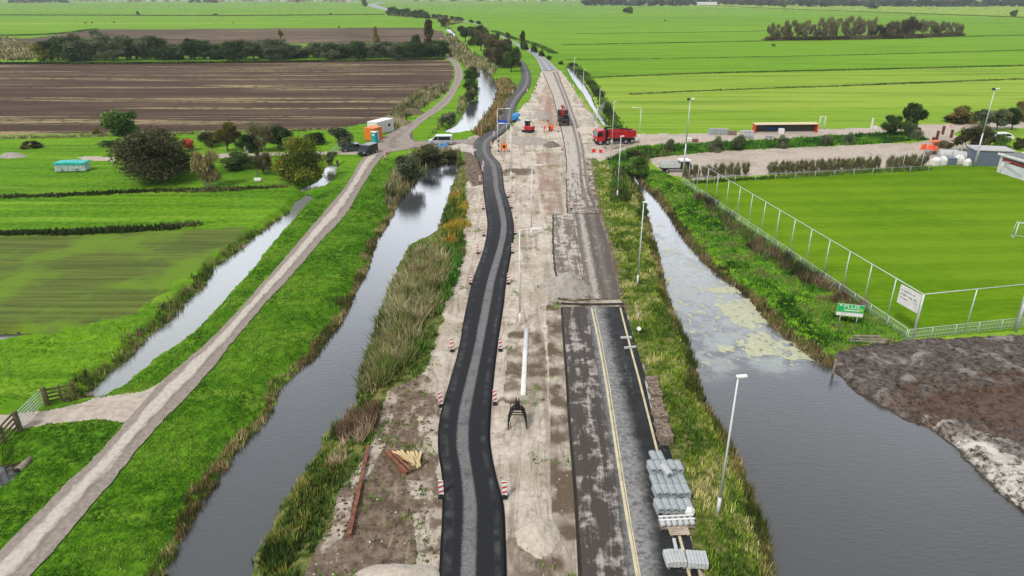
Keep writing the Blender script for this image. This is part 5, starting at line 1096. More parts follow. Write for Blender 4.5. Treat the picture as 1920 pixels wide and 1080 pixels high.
o = e0.copy(); COL.objects.link(o); x, y = G(1249, 905); o.location = (x, y + .3, .64); o.rotation_euler = (0, R(4), R(18)); o.data = e0.data.copy(); o.data.materials[0] = CONCL; tag(o, 'single pale concrete element lying on top of the stack', 'concrete element')
# pallet with rollers
x, y = G(1268, 985); t = thing('stacked_pipes', 'pallet of short concrete pipes with white caps at the near end of the stack', 'pipe pallet', (x, y, .06), R(4))
b = MB()
for k in range(6): b.box((0, -.3 + k * .13, .05), (2., .1, .1))
b.build('pallet', WOODG, t)
for k in range(6): b = MB(); b.cyl((-.85 + k * .34, -.32, .26), (-.85 + k * .34, .32, .26), .15, n=12); b.build('pipe', CONCL, t, True)
b = MB(); b.box((0, -.05, .43), (2.05, .09, .05)); b.box((0, .24, .43), (2.05, .09, .05)); b.build('batten', WHITE, t)
x, y = G(1289, 968); b = MB(); b.ico((0, 0, .3), .3, 2, sc=(1, .9, 1), jit=.12); o = b.build('plastic_sack', WHITE); o.location = (x + .1, y, .06); tag(o, 'crumpled white plastic sack at the corner of the stack', 'sack')
x, y = G(1273, 1003); t = thing('wooden_pallet', 'flat pale wooden pallet lying on the yellow line below the stack', 'pallet', (x, y + .2, .065), R(3))
for s in (-.45, 0, .45): b = MB(); b.box((s, 0, .05), (.1, .75, .1)); b.build('bearer', WOODG, t)
for k in range(6): b = MB(); b.box((0, -.33 + k * .132, .112), (1.15, .11, .024)); b.build('board', M('pale_board', (.42, .34, .26), .85, .2, 3), t)
def kerb_bundle(px, py, lab, rz):
    x, y = G(px, py); t = thing('kerb_bundle', lab, 'kerb stack', (x, y + .42, .062), rz); b = MB(); [b.box((s, 0, .05), (.1, .95, .1)) for s in (-.4, .4)]; b.build('bearer', WOODG, t)
    for k in range(6):
        for l in range(3): b = MB(); b.box((-.45 + k * .18, random.uniform(-.02, .02), .165 + l * .125), (.165, .95, .118), bev=.015); b.build('kerbstone', CONCL, t)
    return t
kb = kerb_bundle(1267, 1067, 'left of two pallets of pale kerbstones at the bottom', R(2)); kerb_bundle(1309, 1070, 'right of two pallets of pale kerbstones at the bottom', R(-4))
x, y = G(1268, 1050); b = MB(); b.box((0, 0, .0), (.17, .95, .12), bev=.015); o = b.build('loose_kerbstone', CONCL); o.location = (x, y + .5, .56); o.rotation_euler = (0, 0, R(-3)); tag(o, 'loose kerbstone lying on top of the left kerb pallet', 'kerbstone')
# brick stacks along the verge
for i in range(6):
    f = i / 5.; px = 1221 + f * 22 ; py = 722 + f * 104; x, y = G(px, py)
    b = MB(); rr = random.Random(i)
    hh = (5, 6, 5, 6, 5, 8)[i]
    for l in range(hh):
        for r_ in range(6):
            for c in range(3):
                if l == hh - 1 and rr.random() < .35: continue
                b.box((-.30 + c * .29 + rr.uniform(-.025, .025), -.5 + r_ * .2 + rr.uniform(-.03, .03), .05 + l * .1), (.27, .18, .095), (rr.uniform(-.05, .05), rr.uniform(-.05, .05), rr.uniform(-.12, .12)))
    o = b.build('brick_stack', BRICK); o.location = (x + .1, y, -.02); o.rotation_euler = (0, 0, R(6) + rr.uniform(-.08, .08)); tag(o, f'weathered brown brick stack, {ORD[i]} from the back in the row on the verge', 'brick stack', 'brick stacks on the verge')
x, y = G(1217, 722); 
lying('concrete_kerb', 'long pale concrete kerb lying left of the brick stacks', 'kerb', (1211, 718), (1224, 775), .0, f_bar, CONCL)
# verge furniture
x, y = G(1197, 626); t = thing('round_sign', 'small white round disc on a short post on the right verge', 'sign', (x, y, -.05)); b = MB(); b.cyl((0, 0, 0), (0, 0, .45), .03, n=8); b.build('post', GALV, t); b = MB(); b.cyl((0, -.02, .55), (0, -.08, .62), .19, n=20); b.build('disc', WHITE, t)
def marker(px, py, lab):
    x, y = G(px, py); t = thing('marker_post', lab, 'marker post', (x, y, -.05)); b = MB(); b.box((0, 0, .45), (.1, .08, .95), bev=.02); b.build('post', WHITE, t); b = MB(); b.box((0, 0, .8), (.104, .084, .12)); b.build('reflector', BLACK, t)
marker(1196, 598, 'white marker post on the right verge above the round disc'); marker(1153, 333, 'white marker post on the verge below the junction'); marker(1140, 318, 'white marker post near the dark patch below the red lorry')

# ---- heaps
def mat_heap(nm, lo, hi, sc=2.):
    k = NT(nm); n = k.noise(sc, 7, .7); n2 = k.noise(9, 4, .7); k.set(color=k.mix(k.mr(n2, .55, .75, 0, .5), k.mix(k.mr(n, .3, .7), lo, hi), tuple(c * .45 for c in lo)), rough=.95, spec=.1); k.bump(k.math('ADD', n, n2), .8, .08); return k.m
HG = mat_heap('grey_gravel', (.27, .245, .215), (.42, .385, .34)); HS = mat_heap('pale_sand', (.42, .36, .285), (.60, .53, .44), 3.5); HD = mat_heap('dark_gravel', (.12, .105, .085), (.22, .195, .16)); HR = mat_heap('pale_rubble', (.34, .31, .27), (.62, .59, .54), 3.5)
def heap(name, px, py, rx, ry, h, mat, label, seed, pw=1.25, rough=.18, peaks=((0, 0, 1),)):
    x0, y0 = G(px, py); n = 70; u = np.linspace(-1.25, 1.25, n); yy, xx = np.meshgrid(u, u, indexing='ij'); zz = np.full_like(xx, -1.)
    for (cx, cy, k) in peaks: zz = np.maximum(zz, k * np.clip(1 - (np.hypot(xx - cx, (yy - cy)) * (1 + .35 * (fbm(xx * 1.5 + seed, yy * 1.5, seed, 3) - .5))) ** pw, -.4, 1))
    zz = zz - .12 * np.exp(-(np.hypot(xx, yy) / .15) ** 2) * .5 + rough * (fbm(xx * 3 + seed, yy * 3, seed + 1, 4) - .5) * (zz > -.1)
    z = np.where(zz > -.12, zz * h, -.3); keep = zz > -.13
    o = link(name, grid_mesh(name, xx * rx, yy * ry, z, keep, mat)); o.data.polygons.foreach_set('use_smooth', np.ones(len(o.data.polygons), bool)); o.location = (x0, y0, .03); tag(o, label, 'heap'); return o
heap('gravel_heap', 1062, 542, 2.6, 2.6, 2.1, HG, 'big grey gravel heap on the edge of the milled road', 3, .95, .14)
heap('sand_heap', 1008, 1004, 1.2, 1.4, .7, HS, 'pale sand heap at the bottom beside the temporary road', 5, 1.1, .35)
heap('sand_heap', 745, 1094, 2.4, 1.4, .8, HS, 'white sand heap at the bottom edge on the brown soil', 6, 1.5, .2)
heap('gravel_heap', 990, 267, 3.6, 3., 1.5, HG, 'grey gravel heap left of the dark heap at the junction', 7, 1.1, .2, ((-.1, 0, 1), (.45, .1, .7)))
heap('gravel_heap', 1035, 273, 1.7, 2., 1., HD, 'small dark gravel heap at the junction', 8, 1.1)
heap('gravel_heap', 1016, 218, 2.6, 3.5, 1.3, HG, 'grey gravel heap behind the road workers', 9, 1.2)
heap('sand_heap', 1106, 244, 2.8, 5., .8, HS, 'pale sand mound left of the red lorry', 10, 1.6)
heap('rubble_heap', 866, 278, 2.6, 1.6, .9, HR, 'pale rubble heap beside the silver van', 11, 1.4, .6)
heap('rubble_heap', 885, 283, 1.2, 1.2, .6, HR, 'small rubble heap on the left edge of the temporary road', 12, 1.4, .6)
heap('soil_heap', 735, 232, 4.5, 4., 1.7, mat_heap('clay', (.13, .11, .06), (.3, .26, .16)), 'brown and straw soil heap beside the white container', 13, 1.4, .5)
heap('soil_heap', 772, 212, 3.5, 3., 1.3, mat_heap('clay_dark', (.09, .07, .045), (.2, .16, .1)), 'dark soil heap on the left side of the dirt track', 14, 1.4, .4)
heap('rubble_heap', 1122, 292, 2., 1.6, .5, HR, 'flat rubble patch at the left end of the pink crossing road', 15, 1.4, .6)
heap('rubble_heap', 22, 294, 2.6, 1.4, .9, HG, 'grey covered heap in the meadow at far left', 16, 1.4, .4)

# ---- vehicles
def wheel(t, x, y, r=.33, w=.22):
    b = MB(); b.cyl((x, y - w / 2, r), (x, y + w / 2, r), r, n=18); o = b.build('wheel', TYRE, t); b = MB(); s = 1 if y > 0 else -1; b.cyl((x, y + s * (w / 2 - .02), r), (x, y + s * (w / 2 + .015), r), r * .6, n=14); b.build('rim', RIM, o)
def car(name, label, cat, loc, rz, L, W, hs, paint, kind):
    """front towards +x"""
    t = thing(name, label, cat, loc, rz); h = hs; gl = .30
    if kind == 'van':
        prof = [(-L/2, .35), (L/2 - .12, .35), (L/2, .5), (L/2 - .02, .85), (L/2 - .75, 1.12), (L/2 - 1.45, h - .08), (L/2 - 1.9, h), (-L/2 + .12, h), (-L/2, h - .12)]
        win = [(L/2 - .98, 1.08), (L/2 - 1.5, h - .16), (L/2 - 1.95, h - .16), (L/2 - 1.95, 1.08)]; back = [(L/2 - 2.05, 1.08), (L/2 - 2.05, h - .2), (-L/2 + .35, h - .2), (-L/2 + .3, 1.08)]; ws = ((L/2 - .80, 1.13), (L/2 - 1.43, h - .12))
    else:
        prof = [(-L/2, .38), (L/2 - .1, .3), (L/2, .5), (L/2 - .1, .72), (L/2 - 1.05, .92), (L/2 - 1.75, h - .06), (L/2 - 2.3, h), (-L/2 + .9, h - .03), (-L/2 + .2, .98), (-L/2 + .02, .85)]
        win = [(L/2 - 1.25, .93), (L/2 - 1.8, h - .12), (L/2 - 2.3, h - .09), (L/2 - 2.3, .93)]; back = [(L/2 - 2.4, .93), (L/2 - 2.4, h - .09), (-L/2 + 1., h - .14), (-L/2 + .5, .95)]; ws = ((L/2 - 1.08, .93), (L/2 - 1.73, h - .1))
    b = MB(); b.prism(prof, -W / 2, W / 2, bev=.07); b.build('body', paint, t)
    for nm, pf in (('side_window', win), ('side_window', back)):
        for s in (-1, 1):
            b = MB(); yy = s * (W / 2 + .006); b.prism(pf, yy - .004, yy + .004); b.build(nm, GLASS, t)
    (x0, z0), (x1, z1) = ws; dx, dz = x1 - x0, z1 - z0; l = math.hypot(dx, dz); nx, nz_ = -dz / l * -.012, .012 * abs(dx) / l
    b = MB(); b.poly([(x0 + nx, -W * .42, z0 + nz_), (x0 + nx, W * .42, z0 + nz_), (x1 + nx, W * .38, z1 + nz_), (x1 + nx, -W * .38, z1 + nz_)]); b.build('windscreen', GLASS, t)
    for s in (-1, 1):
        b = MB(); b.box((L / 2 - .06, s * W * .36, .72), (.1, .3, .16), bev=.03); b.build('headlight', HEADL, t); b = MB(); b.box((-L / 2 + .0, s * W * .42, .95), (.05, .14, .4), bev=.01); b.build('tail_light', TAILL, t)
        b = MB(); b.box((ws[0][0] - .15, s * (W / 2 + .1), 1.05), (.12, .2, .14), bev=.03); b.build('mirror', paint, t)
    b = MB(); b.box((L / 2 - .01, 0, .45), (.06, W * .9, .2), bev=.02); b.build('bumper', CHASSIS, t)
    for xx_ in (L / 2 - .85, -L / 2 + .85):
        for s in (-1, 1): wheel(t, xx_, s * (W / 2 - .09))
    return t
car('parked_van', 'silver van with dark windows parked above the blue bags', 'van', at(826, 271), R(180), 4.8, 1.9, 1.92, SILVER, 'van')
car('parked_car', 'dark blue hatchback parked on the grass beside the black van', 'car', at(660, 283), R(198), 4.3, 1.8, 1.5, DKBLUE, 'car')
car('parked_van', 'black delivery van facing the camera on the concrete path', 'van', at(690, 289), R(-112), 4.5, 1.85, 1.85, NAVY, 'van')
car('parked_car', 'white car parked at the right edge behind the green bush', 'car', at(1876, 262), R(172), 4.2, 1.8, 1.5, WHITE, 'car')
# red tipper lorry
x, y = G(1154, 271); t = thing('tipper_lorry', 'red four axle tipper lorry with black crane at the junction', 'lorry', (x, y + 1., 0.05), R(180 + 13))
b = MB(); b.box((-.1, 0, .85), (8.2, .95, .28)); b.box((-.3, .95, .75), (2., .35, .5), bev=.05); b.box((-.3, -.95, .75), (2., .35, .5), bev=.05); b.build('chassis', CHASSIS, t)
b = MB(); b.prism([(2.55, .75), (4.3, .75), (4.38, 1.5), (4.3, 1.75), (4.12, 2.75), (3.9, 2.95), (2.55, 2.95)], -1.22, 1.22, bev=.08); cab = b.build('cab', CARRED, t)
b = MB(); b.poly([(4.325, -1.05, 1.72), (4.325, 1.05, 1.72), (4.145, .98, 2.7), (4.145, -.98, 2.7)]); b.build('windscreen', M('sky_glass', (.22, .27, .29), .1, .1, 1, .6), cab)
for s in (-1, 1): b = MB(); b.prism([(3.15, 1.7), (4.12, 1.7), (3.98, 2.6), (3.15, 2.6)], s * 1.228 - .005, s * 1.228 + .005); b.build('side_window', GLASS, cab); b = MB(); b.box((4.2, s * 1.4, 2.2), (.12, .2, .6), bev=.03); b.build('mirror', CHASSIS, cab); b = MB(); b.box((4.34, s * .85, .98), (.06, .4, .2), bev=.02); b.build('headlight', HEADL, cab)
b = MB(); b.box((4.36, 0, .72), (.1, 2.4, .36), bev=.04); b.build('bumper', CHASSIS, cab)
b = MB(); b.box((-1.15, 1.22, 1.95), (5.7, .08, 1.25)); b.box((-1.15, -1.22, 1.95), (5.7, .08, 1.25)); b.box((-3.96, 0, 1.95), (.08, 2.36, 1.25)); b.box((1.66, 0, 2.05), (.08, 2.36, 1.45)); b.box((-1.15, 0, 1.36), (5.6, 2.36, .08))
for k in range(6): [b.box((-3.6 + k * .95, s * 1.285, 1.95), (.1, .06, 1.2)) for s in (-1, 1)]
b.box((-1.15, 1.24, 2.6), (5.8, .14, .1)); b.box((-1.15, -1.24, 2.6), (5.8, .14, .1)); body = b.build('tipper_body', CARRED, t)
b = MB(); b.box((2.1, 0, 1.9), (.55, 1.6, 2.1), bev=.05); b.box((2.1, 0, 3.1), (.5, .5, .6), bev=.05); b.cyl((2.1, .1, 3.3), (-1.6, .2, 2.95), .13, .1, 8); b.cyl((-1.6, .2, 2.95), (-3., -.2, 2.7), .11, .09, 8); b.box((-3., -.2, 2.55), (.5, .7, .4), bev=.06); b.build('crane', CHASSIS, t)
for xx_ in (3.55, 2.0, -1.9, -3.25):
    for s in (-1, 1): wheel(t, xx_, s * 1.02, .5, .34)
# dark lorry seen from behind with folded red crane
x, y = G(1056, 232); t = thing('dark_lorry', 'dark grey flatbed lorry with folded red crane seen from behind', 'lorry', (x, y, .05), R(90))
b = MB(); b.box((0, 0, .8), (7., 1., .3)); b.box((-1.2, 0, 1.15), (5.2, 2.4, .18), bev=.02); b.build('chassis', CHASSIS, t)
b = MB(); [b.box((-1.2, s * 1.18, 1.55), (5.2, .07, .65)) for s in (-1, 1)]; b.box((-3.8, 0, 1.45), (.07, 2.4, .5)); b.build('side_boards', M('dark_grey_paint', (.035, .035, .04), .5), t)
b = MB(); b.prism([(1.9, .75), (3.6, .75), (3.65, 1.6), (3.4, 2.8), (1.9, 2.8)], -1.2, 1.2, bev=.08); b.build('cab', M('dark_grey_paint', (.035, .035, .04), .5), t)
b = MB(); b.box((-.6, -.3, 1.7), (1.8, 1.1, .9), bev=.1); b.box((-2.3, .4, 1.5), (1.2, .9, .5), bev=.08); b.build('load', BLACK, t)
b = MB(); b.box((1.45, 0, 2.), (.5, .9, 1.8), bev=.05); b.cyl((1.45, 0, 2.9), (1.2, .55, 4.0), .16, .12, 8); b.cyl((1.2, .55, 4.0), (1.1, -.5, 3.2), .12, .12, 8); b.cyl((1.1, -.5, 3.2), (1.1, .2, 4.2), .1, .1, 8); b.build('crane', CARRED, t)
for xx_ in (2.9, -1.6, -2.9):
    for s in (-1, 1): wheel(t, xx_, s * 1., .5, .32)
for s in (-1, 1): b = MB(); b.box((-3.86, s * .95, 1.0), (.05, .3, .14)); b.build('tail_light', TAILL, t)
# small red mobile excavator
x, y = G(990, 248); t = thing('mini_excavator', 'small red excavator with white cab and raised black arm', 'excavator', (x, y, .05), R(150))
for s in (-1, 1): b = MB(); b.box((0, s * .75, .28), (2.3, .4, .52), bev=.2); b.build('track', BLACK, t)
b = MB(); b.box((-.35, 0, .98), (1.9, 1.75, .75), bev=.15); b.cyl((0, 0, .5), (0, 0, .7), .5, n=14); b.build('engine_hood', CARRED, t)
b = MB(); b.box((.35, -.45, 1.75), (1.0, .85, 1.35), bev=.08); c_ = b.build('cab', GLASS, t); b = MB(); b.box((.35, -.45, 2.46), (1.05, .9, .08), bev=.03); b.build('cab_roof', WHITE, c_)
b = MB(); b.tube([(.7, .3, 1.2), (1.5, .35, 2.7), (2.2, .38, 3.1)], .15, 8); b.build('boom', WHITE, t); b = MB(); b.tube([(2.2, .38, 3.1), (3.0, .4, 2.4)], .14, 8); b.box((3.1, .4, 2.2), (.5, .7, .6), (0, R(30), 0), bev=.08); b.build('arm', CHASSIS, t)
# white flat truck beside the yard
x, y = G(1266, 322); t = thing('flatbed_truck', 'small white flatbed truck parked at the left end of the gravel yard', 'truck', (x, y, 0), R(4))
b = MB(); b.box((-1.1, 0, .95), (3.2, 1.9, .12), bev=.02)
for s in (-1, 1): b.box((-1.1, s * .93, 1.35), (3.2, .05, .7)); [b.box((-2.6 + k * .75, s * .97, 1.35), (.07, .05, .75)) for k in range(5)]
b.box((-2.68, 0, 1.3), (.05, 1.85, .6)); b.build('bed', M('pale_grey_paint', (.5, .54, .52), .5), t)
b = MB(); b.box((-.1, 0, .7), (5.2, .8, .2)); b.build('chassis', CHASSIS, t)
b = MB(); b.prism([(.65, .6), (2.5, .6), (2.55, 1.2), (2.2, 1.9), (.65, 1.9)], -.95, .95, bev=.08); c_ = b.build('cab', NAVY, t); b = MB(); b.box((1.35, 0, 2.02), (1.8, 1.9, .3), bev=.12); b.build('cab_roof', WHITE, c_)
for xx_ in (1.8, -1.7):
    for s in (-1, 1): wheel(t, xx_, s * .82, .36, .24)

# ---- site cabins
x, y = G(709, 251); DKX = R(63)
def cabin(name, label, cat, px, py, rz, L, W, Hh, mat, roofm, door=None, win=True):
    x, y = G(px, py); t = thing(name, label, cat, (x, y, 0), rz); b = MB(); b.box((0, 0, Hh / 2 + .1), (L, W, Hh), bev=.04)
    for k in range(int(L / .3)): b.box((-L / 2 + .2 + k * .3, -W / 2 - .012, Hh / 2 + .1), (.12, .03, Hh - .25))
    b.build('walls', mat, t); b = MB(); b.box((0, 0, Hh + .14), (L + .08, W + .08, .1), bev=.03); [b.box((-L / 2 + .4 + k * .8, 0, Hh + .2), (.06, W, .03)) for k in range(int(L / .8))]; b.build('roof', roofm, t)
    if win: b = MB(); b.box((L * .22, -W / 2 - .03, Hh * .62), (.95, .05, .85), bev=.01); w = b.build('window', WHITE, t); b = MB(); b.box((L * .22, -W / 2 - .06, Hh * .62), (.75, .02, .65)); b.build('pane', GLASS, w)
    b = MB(); b.box(door or (L * .0, -W / 2 - .03, 1.08), (.9, .05, 1.95), bev=.01); b.build('door', M('door_grey', (.55, .56, .57), .5), t); return t
cabin('site_cabin', 'white site cabin standing behind the orange container', 'site cabin', 715, 249, R(63), 6.0, 2.5, 2.6, WHITE, WHITE)
t = cabin('site_container', 'orange container with red edged roof in front of the white cabin', 'container', 701, 262, R(63), 2.9, 2.4, 2.45, ORANGE, ORANGE, (-.2, -1.23, 1.08), False)
x, y = G(703, 268); t = thing('portable_toilet', 'teal portable toilet with white roof at the orange container', 'portable toilet', (x, y - .1, 0), R(-12)); b = MB(); b.box((0, 0, 1.1), (1.1, 1.1, 2.2), bev=.06); b.build('walls', TEAL, t); b = MB(); b.box((0, 0, 2.26), (1.18, 1.18, .16), bev=.07); b.build('roof', WHITE, t); b = MB(); b.box((0, -.56, 1.05), (.75, .04, 1.85), bev=.02); d_ = b.build('door', M('teal_door', (.02, .35, .37), .5), t); b = MB(); b.box((0, -.59, 1.75), (.5, .02, .3)); b.build('vent', WHITE, d_)
# blue bags and sign board
def bag(px, py, sc, label, mat):
    x, y = G(px, py); b = MB(); b.box((0, 0, .5 * sc), (1.1 * sc, 1. * sc, 1. * sc), bev=.2 * sc); b.ico((.2 * sc, .1 * sc, .8 * sc), .5 * sc, 2, jit=.15); o = b.build('bulk_bag', mat); o.location = (x, y, 0); o.rotation_euler = (0, 0, random.uniform(0, 1)); tag(o, label, 'bulk bag')
bag(824, 277, .62, 'left blue bulk bag beside the silver van', BLUE); bag(834, 277, .75, 'right blue bulk bag beside the silver van', BLUE); bag(967, 226, 1.5, 'bright blue bulk bag on the right edge of the temporary road', BLUE)
x, y = G(942, 246); t = thing('direction_sign', 'blue direction sign on two white posts over the temporary road', 'sign', (x, y, 0)); hh = hgt(942, 246, 226)
for s in (-.95, .95): b = MB(); b.cyl((s, .05, 0), (s, .05, hh + .1), .06, n=8); b.build('post', WHITE, t, True)
b = MB(); b.box((0, 0, hh - .35), (2.1, .06, .9), bev=.01); b.build('board', SIGNBLUE, t)
x, y = G(945, 285); t = thing('matrix_sign', 'square orange warning board with black symbol on a red white barrier', 'sign', (x, y, 0)); b = MB(); b.box((0, 0, 1.05), (1.25, .08, 1.15), bev=.03); b.build('board', ORANGE, t); b = MB(); b.box((0, -.05, 1.05), (.5, .02, .5)); b.build('symbol', BLACK, t); b = MB(); b.box((0, 0, .4), (2.8, .05, .24), bev=.01); [b.poly([(-1.3 + k * .6, -.028, .285), (-1.0 + k * .6, -.028, .285), (-.9 + k * .6, -.028, .515), (-1.2 + k * .6, -.028, .515)], 1) for k in range(4)]; b.build('barrier_board', [WHITE, REDW], t); b = MB(); [b.box((s, 0, .25), (.06, .5, .5)) for s in (-1., 1.)]; b.build('leg', CHASSIS, t)
x, y = G(935, 284); t = thing('striped_post', 'black and white striped post left of the orange warning board', 'post', (x, y, 0)); b = MB(); [b.cyl((0, 0, k * .45), (0, 0, k * .45 + .45), .11, n=8, mi=k % 2) for k in range(7)]; b.build('pole', [BLACK, WHITE], t)
def red_board(px, py, lab):
    x, y = G(px, py); t = thing('barrier_board', lab, 'barrier', (x, y, 0), R(-8)); b = MB(); b.box((0, 0, .65), (.65, .06, .65), bev=.02); b.build('board', M('bright_red', (.62, .02, .02), .5), t); b = MB(); [b.box((s, 0, .2), (.05, .4, .4)) for s in (-.3, .3)]; b.build('leg', CHASSIS, t)
red_board(1126, 290, 'red barrier board left of the scrub below the red lorry'); red_board(1113, 289, 'small red barrier board on the pale rubble')
fence_run('site_fence', 'pale site fence panels beside the far ditch near the red lorry', G(1098, 243), G(1132, 205), 3., 1.9, [1.9, 1., .2], .03, 1.8)
# ---- workers
def worker(px, py, rz, label, pose):
    x, y = G(px, py); t = thing('person', label, 'person', (x, y, .03), rz)
    J = dict(pel=(0, 0, .95), ch=(0.02, 0, 1.25), nk=(.03, 0, 1.48), hd=(.05, 0, 1.62), top=(.05, 0, 1.74), hl=(0, .1, .92), kl=(.05, .12, .5), fl=(0, .13, .08), tl=(.16, .14, .04), hr=(0, -.1, .92), kr=(-.02, -.12, .5), fr=(-.12, -.13, .08), tr=(.04, -.14, .04), sl=(.02, .2, 1.42), el=(.05, .27, 1.14), wl=(.25, .22, 1.0), gl=(.33, .2, 1.0), sr=(.02, -.2, 1.42), er=(.06, -.28, 1.15), wr=(.28, -.2, 1.05), gr=(.36, -.18, 1.06))
    ed = [('pel', 'ch'), ('ch', 'nk'), ('nk', 'hd'), ('hd', 'top'), ('pel', 'hl'), ('hl', 'kl'), ('kl', 'fl'), ('fl', 'tl'), ('pel', 'hr'), ('hr', 'kr'), ('kr', 'fr'), ('fr', 'tr'), ('ch', 'sl'), ('sl', 'el'), ('el', 'wl'), ('wl', 'gl'), ('ch', 'sr'), ('sr', 'er'), ('er', 'wr'), ('wr', 'gr')]
    rad = dict(pel=.15, ch=.16, nk=.06, hd=.1, top=.07, hl=.09, kl=.065, fl=.045, tl=.04, hr=.09, kr=.065, fr=.045, tr=.04, sl=.075, el=.05, wl=.035, gl=.04, sr=.075, er=.05, wr=.035, gr=.04)
    def skin(name, keys, grow, mat, parent):
        ks = [k for k in J if k in keys]; me = bpy.data.meshes.new(name); me.from_pydata([J[k] for k in ks], [(ks.index(a), ks.index(b_)) for a, b_ in ed if a in ks and b_ in ks], []); me.materials.append(mat)
        o = link(name, me, parent); m = o.modifiers.new('Skin', 'SKIN'); 
        for i, k in enumerate(ks): o.data.skin_vertices[0].data[i].radius = (rad[k] + grow,) * 2; o.data.skin_vertices[0].data[i].use_root = (i == 0)
        o.modifiers.new('Sub', 'SUBSURF').render_levels = 1; return o
    body = skin('body', list(J), 0, SKIN, t)
    skin('jacket', ['pel', 'ch', 'sl', 'el', 'wl', 'sr', 'er', 'wr'], .03, HIVIS, t); skin('trousers', ['pel', 'hl', 'kl', 'fl', 'hr', 'kr', 'fr'], .022, HIVIS if pose else DARKCL, t)
    b = MB(); b.ico((.05, 0, 1.72), .14, 2, sc=(1.1, 1, .75)); b.build('helmet', WHITE if pose else HIVIS, t, True)
worker(1021, 248, R(20), 'road worker in full orange hi-vis standing left of the pair', 1); worker(1030, 247, R(170), 'road worker in orange jacket and dark trousers right of the pair', 0)
x, y = G(1034, 246); b = MB(); b.box((0, 0, .75), (1., .5, .9), bev=.08); b.box((0, 0, .15), (.8, .7, .3), bev=.05); o = b.build('orange_tool_box', HIVIS); o.location = (x, y + .5, .03); tag(o, 'orange equipment box beside the road workers', 'equipment')

# ---- right side: dugout, building, goals, bags, posts
x, y = G(1471, 248); Ld = 118 * mpp(1471, 248); t = thing('dugout_shelter', 'long red dugout shelter with blue seats on the far side of the yard', 'dugout', (x, y, 0), R(3)); hd = hgt(1471, 248, 232)
b = MB(); [b.box((s * Ld / 2, 0, hd / 2), (.25, 1.4, hd), bev=.03) for s in (-1, 1)]; b.build('side_panel', M('dugout_red', (.5, .05, .02), .5), t)
b = MB(); b.box((0, 0, hd + .05), (Ld + .3, 1.6, .14), (R(6), 0, 0), bev=.03); b.build('roof', M('cream_roof', (.6, .5, .3), .6), t); b = MB(); b.box((0, .66, hd * .5), (Ld - .2, .05, hd * .9)); b.build('back_panel', M('dark_panel', (.05, .06, .05), .4), t)
for k in range(9): b = MB(); xx_ = -Ld * .28 + k * .42; b.box((xx_, .1, .5), (.36, .4, .08), bev=.02); b.box((xx_, .32, .85), (.36, .06, .6), bev=.02); b.build('seat', M('seat_blue', (.03, .07, .2), .5), t)
x, y = G(1463, 250); b = MB(); b.box((0, 0, .55), (1.1, .9, 1.1), bev=.04); o = b.build('white_crate', WHITE); o.location = (x, y - .3, 0); tag(o, 'white crate standing in front of the red dugout', 'crate')
for i, (px, py, w, h_, mt, lb) in enumerate([(1346,252,36,12,CONC,'long row of stacked grey slabs left of the dugout'),(1372,253,16,9,BRICK,'brown slab stack between grey slabs and dugout'),(1404,260,14,8,CONC,'small grey slab stack below the dugout'),(1400,251,24,7,CONCL,'pale slab stack directly left of the dugout'),(1291,266,11,8,WHITE,'white block stack on the crossing road'),(1303,266,11,6,RUSTD,'reddish block stack beside the white blocks'),(1443,259,14,5,CONC,'low grey slab stack right below the dugout')]):
    x, y = G(px, py); m_ = mpp(px, py); b = MB(); W_ = w * m_; Hh = h_ * m_ * .9; nn = max(2, int(W_ / .7))
    for k in range(nn):
        for l in range(3): b.box((-W_ / 2 + (k + .5) * W_ / nn, random.uniform(-.04, .04), Hh * (l + .5) / 3), (W_ / nn * .9, .9, Hh / 3 * .9), (0, 0, random.uniform(-.04, .04)))
    o = b.build('slab_stack', mt); o.location = (x, y, .02); tag(o, lb, 'slab stack')
def goal(px, py, rz, w, h, label, dp=1.4):
    x, y = G(px, py); t = thing('football_goal', label, 'goal', (x, y, 0), rz); b = MB()
    for s in (-1, 1): b.cyl((s * w / 2, 0, 0), (s * w / 2, 0, h), .06, n=8)
    b.cyl((-w / 2, 0, h), (w / 2, 0, h), .06, n=8); b.build('goal_frame', WHITE, t, True); b = MB()
    for s in (-1, 1): b.tube([(s * w / 2, 0, h), (s * w / 2, dp * .5, h), (s * w / 2, dp, .03), (s * w / 2, 0, .03)], .03, 6)
    b.cyl((-w / 2, dp, .03), (w / 2, dp, .03), .03, n=6); b.build('net_support', WHITE, t, True)
    b = MB()
    for k in np.arange(-w / 2, w / 2, .3): b.tube([(k, dp * .5, h), (k, dp, .05)], .006, 3)
    for k in np.linspace(0, 1, 7): b.cyl((-w / 2, dp * (.5 + .5 * k), h * (1 - k) + .05), (w / 2, dp * (.5 + .5 * k), h * (1 - k) + .05), .006, n=3)
    b.build('net', NETM, t)
goal(1908, 331, R(-40), 5., 2.1, 'white football goal in front of the club building'); goal(1946, 452, R(-20), 5., 2.1, 'white football goal cut by the right edge of the picture')
goal(1540, 243, R(10), 1.2, 2.9, 'small white goal frame right of the red dugout', .6)
x, y = G(1633, 243); b = MB(); b.box((0, 0, 1.3), (.35, .25, 2.6), bev=.05); o = b.build('white_marker', WHITE); o.location = (x, y, 0); tag(o, 'white upright panel beside the lane left of the round willow', 'panel')
x, y = G(1639, 242); b = MB(); b.box((0, 0, .45), (1.2, .4, .5), bev=.08); b.box((0, 0, .1), (.9, .6, .2)); o = b.build('lane_barrier', WHITE); o.location = (x, y, 0); tag(o, 'low white barrier on the lane beside the upright panel', 'barrier')
